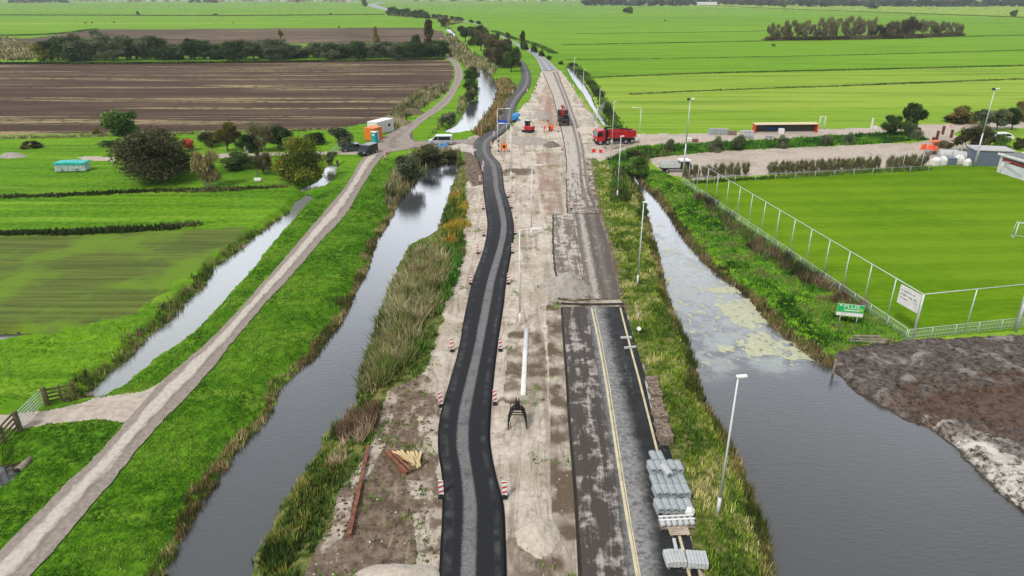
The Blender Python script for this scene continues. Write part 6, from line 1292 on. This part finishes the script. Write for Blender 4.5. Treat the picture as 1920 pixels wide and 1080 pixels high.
for i, (px, py, ty) in enumerate([(1756,262,246),(1767,252,237),(1783,258,244),(1722,252,240),(1750,263,258)]):
    x, y = G(px, py); hh = hgt(px, py, ty); b = MB(); b.box((0, 0, hh / 2), (.42, .42, hh), bev=.04); b.box((0, 0, hh + .04), (.48, .48, .1), bev=.03); o = b.build('gate_post', M('redbrown_post', (.14, .04, .028), .7, .2)); o.location = (x, y, 0); tag(o, ('red brown gate post nearest the orange barriers', 'tallest red brown gate post at the lane edge', 'red brown gate post on the grass beside the round road sign', 'red brown gate post beside the leaning tree', 'short broken red brown post left of the gate')[i], 'gate post')
x, y = G(1780, 256); t = thing('road_sign', 'round red edged road sign on a pole at the lane', 'road sign', (x, y, 0)); b = MB(); b.cyl((0, 0, 0), (0, 0, 2.4), .04, n=8); b.build('pole', GALV, t); b = MB(); b.cyl((0, -.05, 2.3), (0, -.08, 2.3), .38, n=20); b.build('rim', REDW, t); b = MB(); b.cyl((0, -.081, 2.3), (0, -.095, 2.3), .26, n=20); b.build('face', WHITE, t)
# orange machine and barriers
x, y = G(1746, 289); t = thing('orange_roller', 'small orange roller standing at the corner of the gravel yard', 'roller', (x, y, 0), R(20)); b = MB(); b.box((0, 0, .95), (2., 1.2, .7), bev=.15); b.box((-.3, 0, 1.5), (.7, .9, .5), bev=.1); b.build('body', HIVIS, t)
for s in (-.9, .9): b = MB(); b.cyl((s, -.6, .48), (s, .6, .48), .48, n=18); b.build('drum', M('drum_steel', (.2, .2, .2), .4), t)
b = MB(); [b.cyl((xx_, yy, 1.2), (xx_, yy, 2.4), .04, n=6) for xx_ in (-.6, .6) for yy in (-.5, .5)]; b.box((0, 0, 2.45), (1.5, 1.2, .1), bev=.04); b.build('canopy', HIVIS, t)
for px, py, lb in ((1731, 280, 'orange plastic barrier left of the orange roller'), (1765, 273, 'orange plastic barrier behind the orange roller')):
    x, y = G(px, py); b = MB(); b.box((0, 0, .55), (1.3, .35, 1.), bev=.1, taper=.85); [b.box((s, 0, .07), (.3, .6, .14), bev=.03) for s in (-.5, .5)]; o = b.build('plastic_barrier', HIVIS); o.location = (x, y, 0); o.rotation_euler = (0, 0, R(15)); tag(o, lb, 'barrier')
def roll(px, py, r, L, rz, lab):
    x, y = G(px, py); b = MB(); b.cyl((-L / 2, 0, r), (L / 2, 0, r), r, n=20); b.cyl((L / 2, 0, r), (L / 2 + .02, 0, r), r * .75, n=16, mi=1); o = b.build('culvert_pipe', [CONCL, HD]); o.location = (x, y, 0); o.rotation_euler = (0, 0, rz); tag(o, lab, 'culvert pipe')
roll(1775, 297, .85, 3., R(-20), 'left of two pale culvert pipes at the yard corner'); roll(1800, 301, .85, 2.8, R(-20), 'right of two pale culvert pipes at the yard corner')
bag(1752, 311, 1.2, 'left white bulk bag at the edge of the pitch', WHITE); bag(1764, 310, 1.3, 'middle white bulk bag at the edge of the pitch', WHITE); bag(1796, 308, 1.3, 'right white bulk bag below the culvert pipes', WHITE); bag(1812, 311, 1., 'small white bulk bag beside the floodlight mast', WHITE)
x, y = G(1780, 309); b = MB(); b.box((0, 0, .6), (1.6, 1.2, 1.2), bev=.04); b.box((0, 0, 1.24), (1.7, 1.3, .08)); o = b.build('grey_crate', STEELB); o.location = (x, y, 0); tag(o, 'dark grey crate between the white bulk bags', 'crate')
# club building
a = np.array(G(1868, 322)); c = np.array(G(1990, 362)); L = np.linalg.norm(c - a); d = (c - a) / L
t = thing('club_building', 'white club building with dark red lettered band and grey flat roof', 'building', (*a, 0), math.atan2(d[1], d[0])); hb = hgt(1868, 322, 290)
b = MB(); b.box((L / 2, 4, hb / 2), (L, 8, hb)); b.build('walls', M('white_render', (.62, .63, .66), .7, .08, 1, dirt=(.4, .41, .44)), t); b = MB(); b.box((L / 2, 4, hb + .12), (L + .5, 8.5, .24)); b.build('roof', GREYROOF, t)
b = MB(); b.box((L / 2, 4, hb + .26), (L + .6, .5, .06)); b.box((L / 2, -.32, hb + .15), (L + .6, .14, .34)); b.build('fascia', WHITE, t)
b = MB(); b.box((L / 2 + .3, -.03, hb - .65), (L - .8, .05, .7)); xx_ = .9
while xx_ < L - .6: wd = random.uniform(.25, .45); b.poly([(xx_, -.058, hb - .86), (xx_ + wd, -.058, hb - .86), (xx_ + wd, -.058, hb - .44), (xx_, -.058, hb - .44)], 1); xx_ += wd + random.uniform(.1, .22)
b.build('name_band', [M('dark_band', (.04, .012, .014), .5), M('letter_red', (.38, .05, .05), .5)], t); b = MB(); b.box((3.5, -.03, hb * .35), (4.2, .04, .35), (0, R(12), 0)); b.build('wall_stripe', M('pale_stripe', (.45, .47, .5), .6), t)
a = G(1850, 312); t = thing('equipment_shed', 'low blue grey shed between floodlight mast and club building', 'shed', (a[0] + 1.2, a[1] + 2., 0), R(-12)); b = MB(); b.box((0, 0, 1.35), (6., 4., 2.7)); [b.box((-2.8 + k * .35, -2.02, 1.35), (.1, .05, 2.6)) for k in range(17)]; b.build('walls', STEELB, t); b = MB(); b.box((0, 0, 2.78), (6.4, 4.4, .16)); b.build('roof', M('pale_roof', (.45, .44, .42), .7), t); b = MB(); b.box((1.9, -2.06, 1.1), (1.2, .06, 2.1)); b.build('door', CHASSIS, t)

# ---- left side: gates, garden shelter
def gate(p, q, h, label, mat, name, nb, post=True):
    a = np.array(G(*p)); c = np.array(G(*q)); L = np.linalg.norm(c - a); d = c - a; t = thing(name, label, 'gate' if 'gate' in name else 'fence', (*a, 0), math.atan2(d[1], d[0]))
    for k in range(nb): b = MB(); z = .2 + (h - .25) * k / (nb - 1); (b.cyl((0, 0, z), (L, 0, z), .028, n=8) if mat is GALV or mat is WHITE else b.box((L / 2, 0, z), (L, .05, .13))); b.build('rail', mat, t)
    n = 3 if mat is GALV or mat is WHITE else max(3, int(L / 1.5) + 1)
    for k in range(n): b = MB(); x_ = L * k / (n - 1); (b.cyl((x_, 0, .1), (x_, 0, h), .03, n=8) if mat is GALV or mat is WHITE else b.box((x_, .08, h / 2), (.16, .14, h + .15), bev=.02)); b.build('upright', mat, t)
    return t
gate((40, 803), (86, 757), 1.35, 'grey metal field gate across the gravel side path', GALV, 'field_gate', 6)
gate((90, 757), (143, 745), 1.2, 'mossy wooden fence between field gate and narrow ditch', WOODD, 'wooden_fence', 4); gate((34, 803), (-45, 890), 1.3, 'mossy wooden fence left of the metal field gate', WOODD, 'wooden_fence', 4)
for px, py, lb in ((38, 807, 'thick brown gate post at the near end of the field gate'), (90, 760, 'thick brown gate post at the far end of the field gate')):
    x, y = G(px, py); b = MB(); b.box((0, 0, .75), (.26, .26, 1.6), bev=.03); o = b.build('gate_post', WOODD); o.location = (x, y, 0); tag(o, lb, 'gate post')
x, y = G(36, 866); b = MB(); b.cyl((0, -.3, .0), (.15, .9, .02), .26, n=16); b.cyl((0, -.32, .0), (0, -.3, .0), .21, n=16, mi=1); o = b.build('culvert_pipe', [WOODG, BLACK], None, True); o.location = (x, y, -.45); tag(o, 'brown culvert pipe ending above the small pool at lower left', 'culvert pipe')
x, y = G(27, 884, WZ); b = MB(); [b.box((0, .18 * k, .25 + .16 * k), (.9, .05, .1), (0, R(-8), 0)) for k in range(2)]; [b.box((s, .1, .1), (.1, .1, .9)) for s in (-.4, 0, .4)]; o = b.build('sheet_piling', WOODD); o.location = (x, y, WZ); o.rotation_euler = (0, 0, R(35)); tag(o, 'short grey plank barrier in the small pool at lower left', 'barrier')
x, y = G(134, 322); wd = 54 * mpp(134, 322); t = thing('covered_trailer', 'low trailer covered by a turquoise tarpaulin in the left meadow', 'trailer', (x, y + .6, 0), R(6)); hh = hgt(134, 322, 304)
b = MB(); b.box((0, 0, hh * .45), (wd, 2., hh * .7), bev=.05); [b.box((-wd / 2 + .3 + k * .6, -1.02, hh * .45), (.08, .05, hh * .7)) for k in range(int(wd / .6))]; b.build('sides', M('pale_tarp', (.36, .47, .45), .6, .25, 3), t); b = MB(); b.prism([(-wd / 2 - .1, hh * .8), (wd / 2 + .1, hh * .74), (wd / 2, hh * .95), (0, hh * 1.04), (-wd / 2 + .1, hh)], -1.1, 1.1, bev=.06); b.build('tarpaulin', M('turquoise_tarp', (.02, .40, .36), .55, .2, 2), t)
for s in (-1, 1): wheel(t, s * wd * .25, -.9, .3, .2)
b = MB(); b.cyl((-wd / 2, 0, .4), (-wd / 2 - 1.3, -.2, .3), .05, n=6); b.build('drawbar', CHASSIS, t)
x, y = G(484, 340); b = MB(); b.box((0, 0, .3), (1.2, .6, .5), bev=.15); o = b.build('white_tub', WHITE); o.location = (x, y, 0); tag(o, 'white tub lying in the garden below the twiggy shrub', 'tub')
x, y = G(463, 286); b = MB(); b.box((0, 0, .6), (.8, .5, 1.2), bev=.1); o = b.build('water_tank', CONCL); o.location = (x, y, 0); tag(o, 'pale water tank in the garden thicket', 'tank')
gate((618, 300), (634, 283), 1.5, 'pale metal gate at the garden end beside the dark blue car', GALV, 'garden_gate', 5)
# cows
def cow_mesh():
    me = bpy.data.meshes.new('body'); J = [(-.8, 0, 1.1), (0, 0, 1.05), (.7, 0, 1.15), (1.1, 0, 1.3), (1.5, 0, 1.15), (.65, .25, .9), (.68, .27, .5), (.65, .27, .05), (.65, -.25, .9), (.62, -.27, .5), (.62, -.27, .05), (-.75, .25, .9), (-.85, .27, .5), (-.75, .27, .05), (-.75, -.25, .9), (-.85, -.27, .5), (-.78, -.27, .05), (-1.05, 0, .8)]
    E = [(1, 0), (1, 2), (2, 3), (3, 4), (2, 5), (5, 6), (6, 7), (2, 8), (8, 9), (9, 10), (0, 11), (11, 12), (12, 13), (0, 14), (14, 15), (15, 16), (0, 17)]
    me.from_pydata(J, E, []); me.materials.append(M('cowhide', (.02, .018, .016), .8, .3, 1.5)); return me
cm = cow_mesh(); Rd = [.36, .42, .36, .2, .13, .14, .08, .06, .14, .08, .06, .16, .09, .06, .16, .09, .06, .04]
for i, (px, py) in enumerate([(160,45),(172.5,44.4),(214,43.6),(438,44.6),(636,53),(302,14.8),(309,14.8),(316,14.6),(335,9.5),(575,8),(1247,40),(1450,88.5),(1473,22)]):
    x, y = G(px, py); t = thing('grazing_cow', f'tiny dark cow grazing in the far meadows, {ORD[i]} from the left among the cows', 'cow', (x, y, 0), random.uniform(0, 6.28), 'cows in the far meadows'); t.scale = (1.15,) * 3
    o = link('body', cm, t); m = o.modifiers.new('Skin', 'SKIN'); o.modifiers.new('Sub', 'SUBSURF').render_levels = 1
    if i == 0:
        if not cm.skin_vertices: pass
        for k, r in enumerate(Rd): cm.skin_vertices[0].data[k].radius = (r, r); cm.skin_vertices[0].data[k].use_root = (k == 1)
# village houses far away
def house_mesh(i):
    w, d, h = ((9, 8, 5), (14, 8, 4.5), (22, 9, 5.5))[i]; b = MB(); b.box((0, 0, h / 2), (w, d, h)); 
    wl = b.build('walls', (WHITE, M('house_brick', (.26, .13, .09), .8), M('pale_wall', (.55, .5, .44), .7))[i])
    b = MB(); b.prism([(-d / 2 - .4, h), (d / 2 + .4, h), (0, h + d * .45)], -w / 2 - .3, w / 2 + .3, axis='x'); rf = b.build('roof', (M('roof_tile', (.22, .09, .06), .8), M('roof_slate', (.10, .11, .12), .8), M('roof_grey', (.3, .31, .33), .7))[i])
    b = MB(); [b.box((-w / 2 + 1.2 + k * 2.2, -d / 2 - .03, h * .45), (1., .05, 1.4)) for k in range(int(w / 2.2))]; wn = b.build('windows', GLASS)
    wm, rm, nm = wl.data, rf.data, wn.data
    for o in (wl, rf, wn): bpy.data.objects.remove(o)
    return wm, rm, nm
HMs = [house_mesh(i) for i in range(3)]; rr = random.Random(5)
hx = [140 + k * 11.5 + rr.uniform(-3, 3) for k in range(48)] + [k for k in range(790, 1090, 22)]
for i, px in enumerate(hx):
    py = 3.0 + rr.uniform(-1.2, .8) if px < 720 else 1.6; x, y = G(px, py); k = rr.choice((0, 0, 1, 1, 2)); t = thing('village_house', ('white rendered house with red tiled roof in the village on the horizon', 'brick house with slate roof in the village on the horizon', 'long pale building with grey roof in the village on the horizon')[k], 'house', (x, y, 0), rr.uniform(-.5, .5), ('white village houses', 'brick village houses', 'long village buildings')[k])
    for nm, me in zip(('walls', 'roof', 'windows'), HMs[k]): link(nm, me, t)
for i, (px, py, w) in enumerate([(1152, 9, 40), (1325, 9.5, 36), (1300, 9, 14), (1392, 8, 12), (1540, 8, 14)]):
    x, y = G(px, py); m_ = mpp(px, py); t = thing('farm_shed', ('long pale farm shed before the left part of the far wood', 'long white farm shed in the middle of the far wood', 'small white house left of the white farm shed', 'pale gabled house right of the white farm shed', 'small white house among the right part of the far wood')[i], 'farm building', (x, y, 0), 0); W_ = w * m_ ; b = MB(); b.box((0, 0, 2), (W_, 12, 4)); b.build('walls', WHITE, t); b = MB(); b.prism([(-6.5, 4), (6.5, 4), (0, 7.5)], -W_ / 2 - .5, W_ / 2 + .5, axis='x'); b.build('roof', (M('roof_grey', (.3, .31, .33), .7), M('pale_sheet', (.5, .52, .54), .6))[i % 2], t)
# rocks, litter: stones at the edge of the sand
def pebbles(name, poly, n, r, mat, label):
    p = sample(poly, n, 45); V = []; Fc = []; base = np.array([(1, 0, 0), (0, 1, 0), (-1, 0, 0), (0, -1, 0), (0, 0, .8), (0, 0, -.5)], float); tri = [(0, 1, 4), (1, 2, 4), (2, 3, 4), (3, 0, 4), (1, 0, 5), (2, 1, 5), (3, 2, 5), (0, 3, 5)]
    z, c, *_ = terrain(p[:, 0], p[:, 1]); m = c != 8
    for st in PATHSDF: m &= sdf(st, p[:, 0], p[:, 1], 1.) > .1
    p = p[m]; z = z[m]; m2 = ~((c[m] == 6) & (sdf(P((1755,800),(1790,790),(1850,810),(1925,840),(2100,940),(2100,1062),(1926,967),(1830,885)), p[:, 0], p[:, 1], 3) < 0)); p = p[m2]; z = z[m2]; k = len(p); s = r * RNG.uniform(.4, 1.6, k) ** 1.5; B = base[None] * RNG.uniform(.6, 1.3, (k, 6, 3)) * s[:, None, None]; V = B + np.c_[p, z + s * .2][:, None, :]
    me = npmesh(name, V.reshape(-1, 3), tris=(np.array(tri)[None] + np.arange(k)[:, None, None] * 6).reshape(-1, 3), mat=mat); tag(link(name, me), label, 'stones', None, 'stuff')
pebbles('stones', SAND, 1.2, .06, HR, 'small pale stones scattered over the construction sand'); pebbles('clods', DIRT, 7, .07, mat_heap('clods', (.07, .05, .035), (.26, .2, .15)), 'soil clods scattered over the brown soil'); pebbles('mud_clods', MUD, 1.2, .11, mat_heap('mud_clod', (.03, .024, .02), (.14, .115, .1)), 'lumps of dark mud on the churned bank')
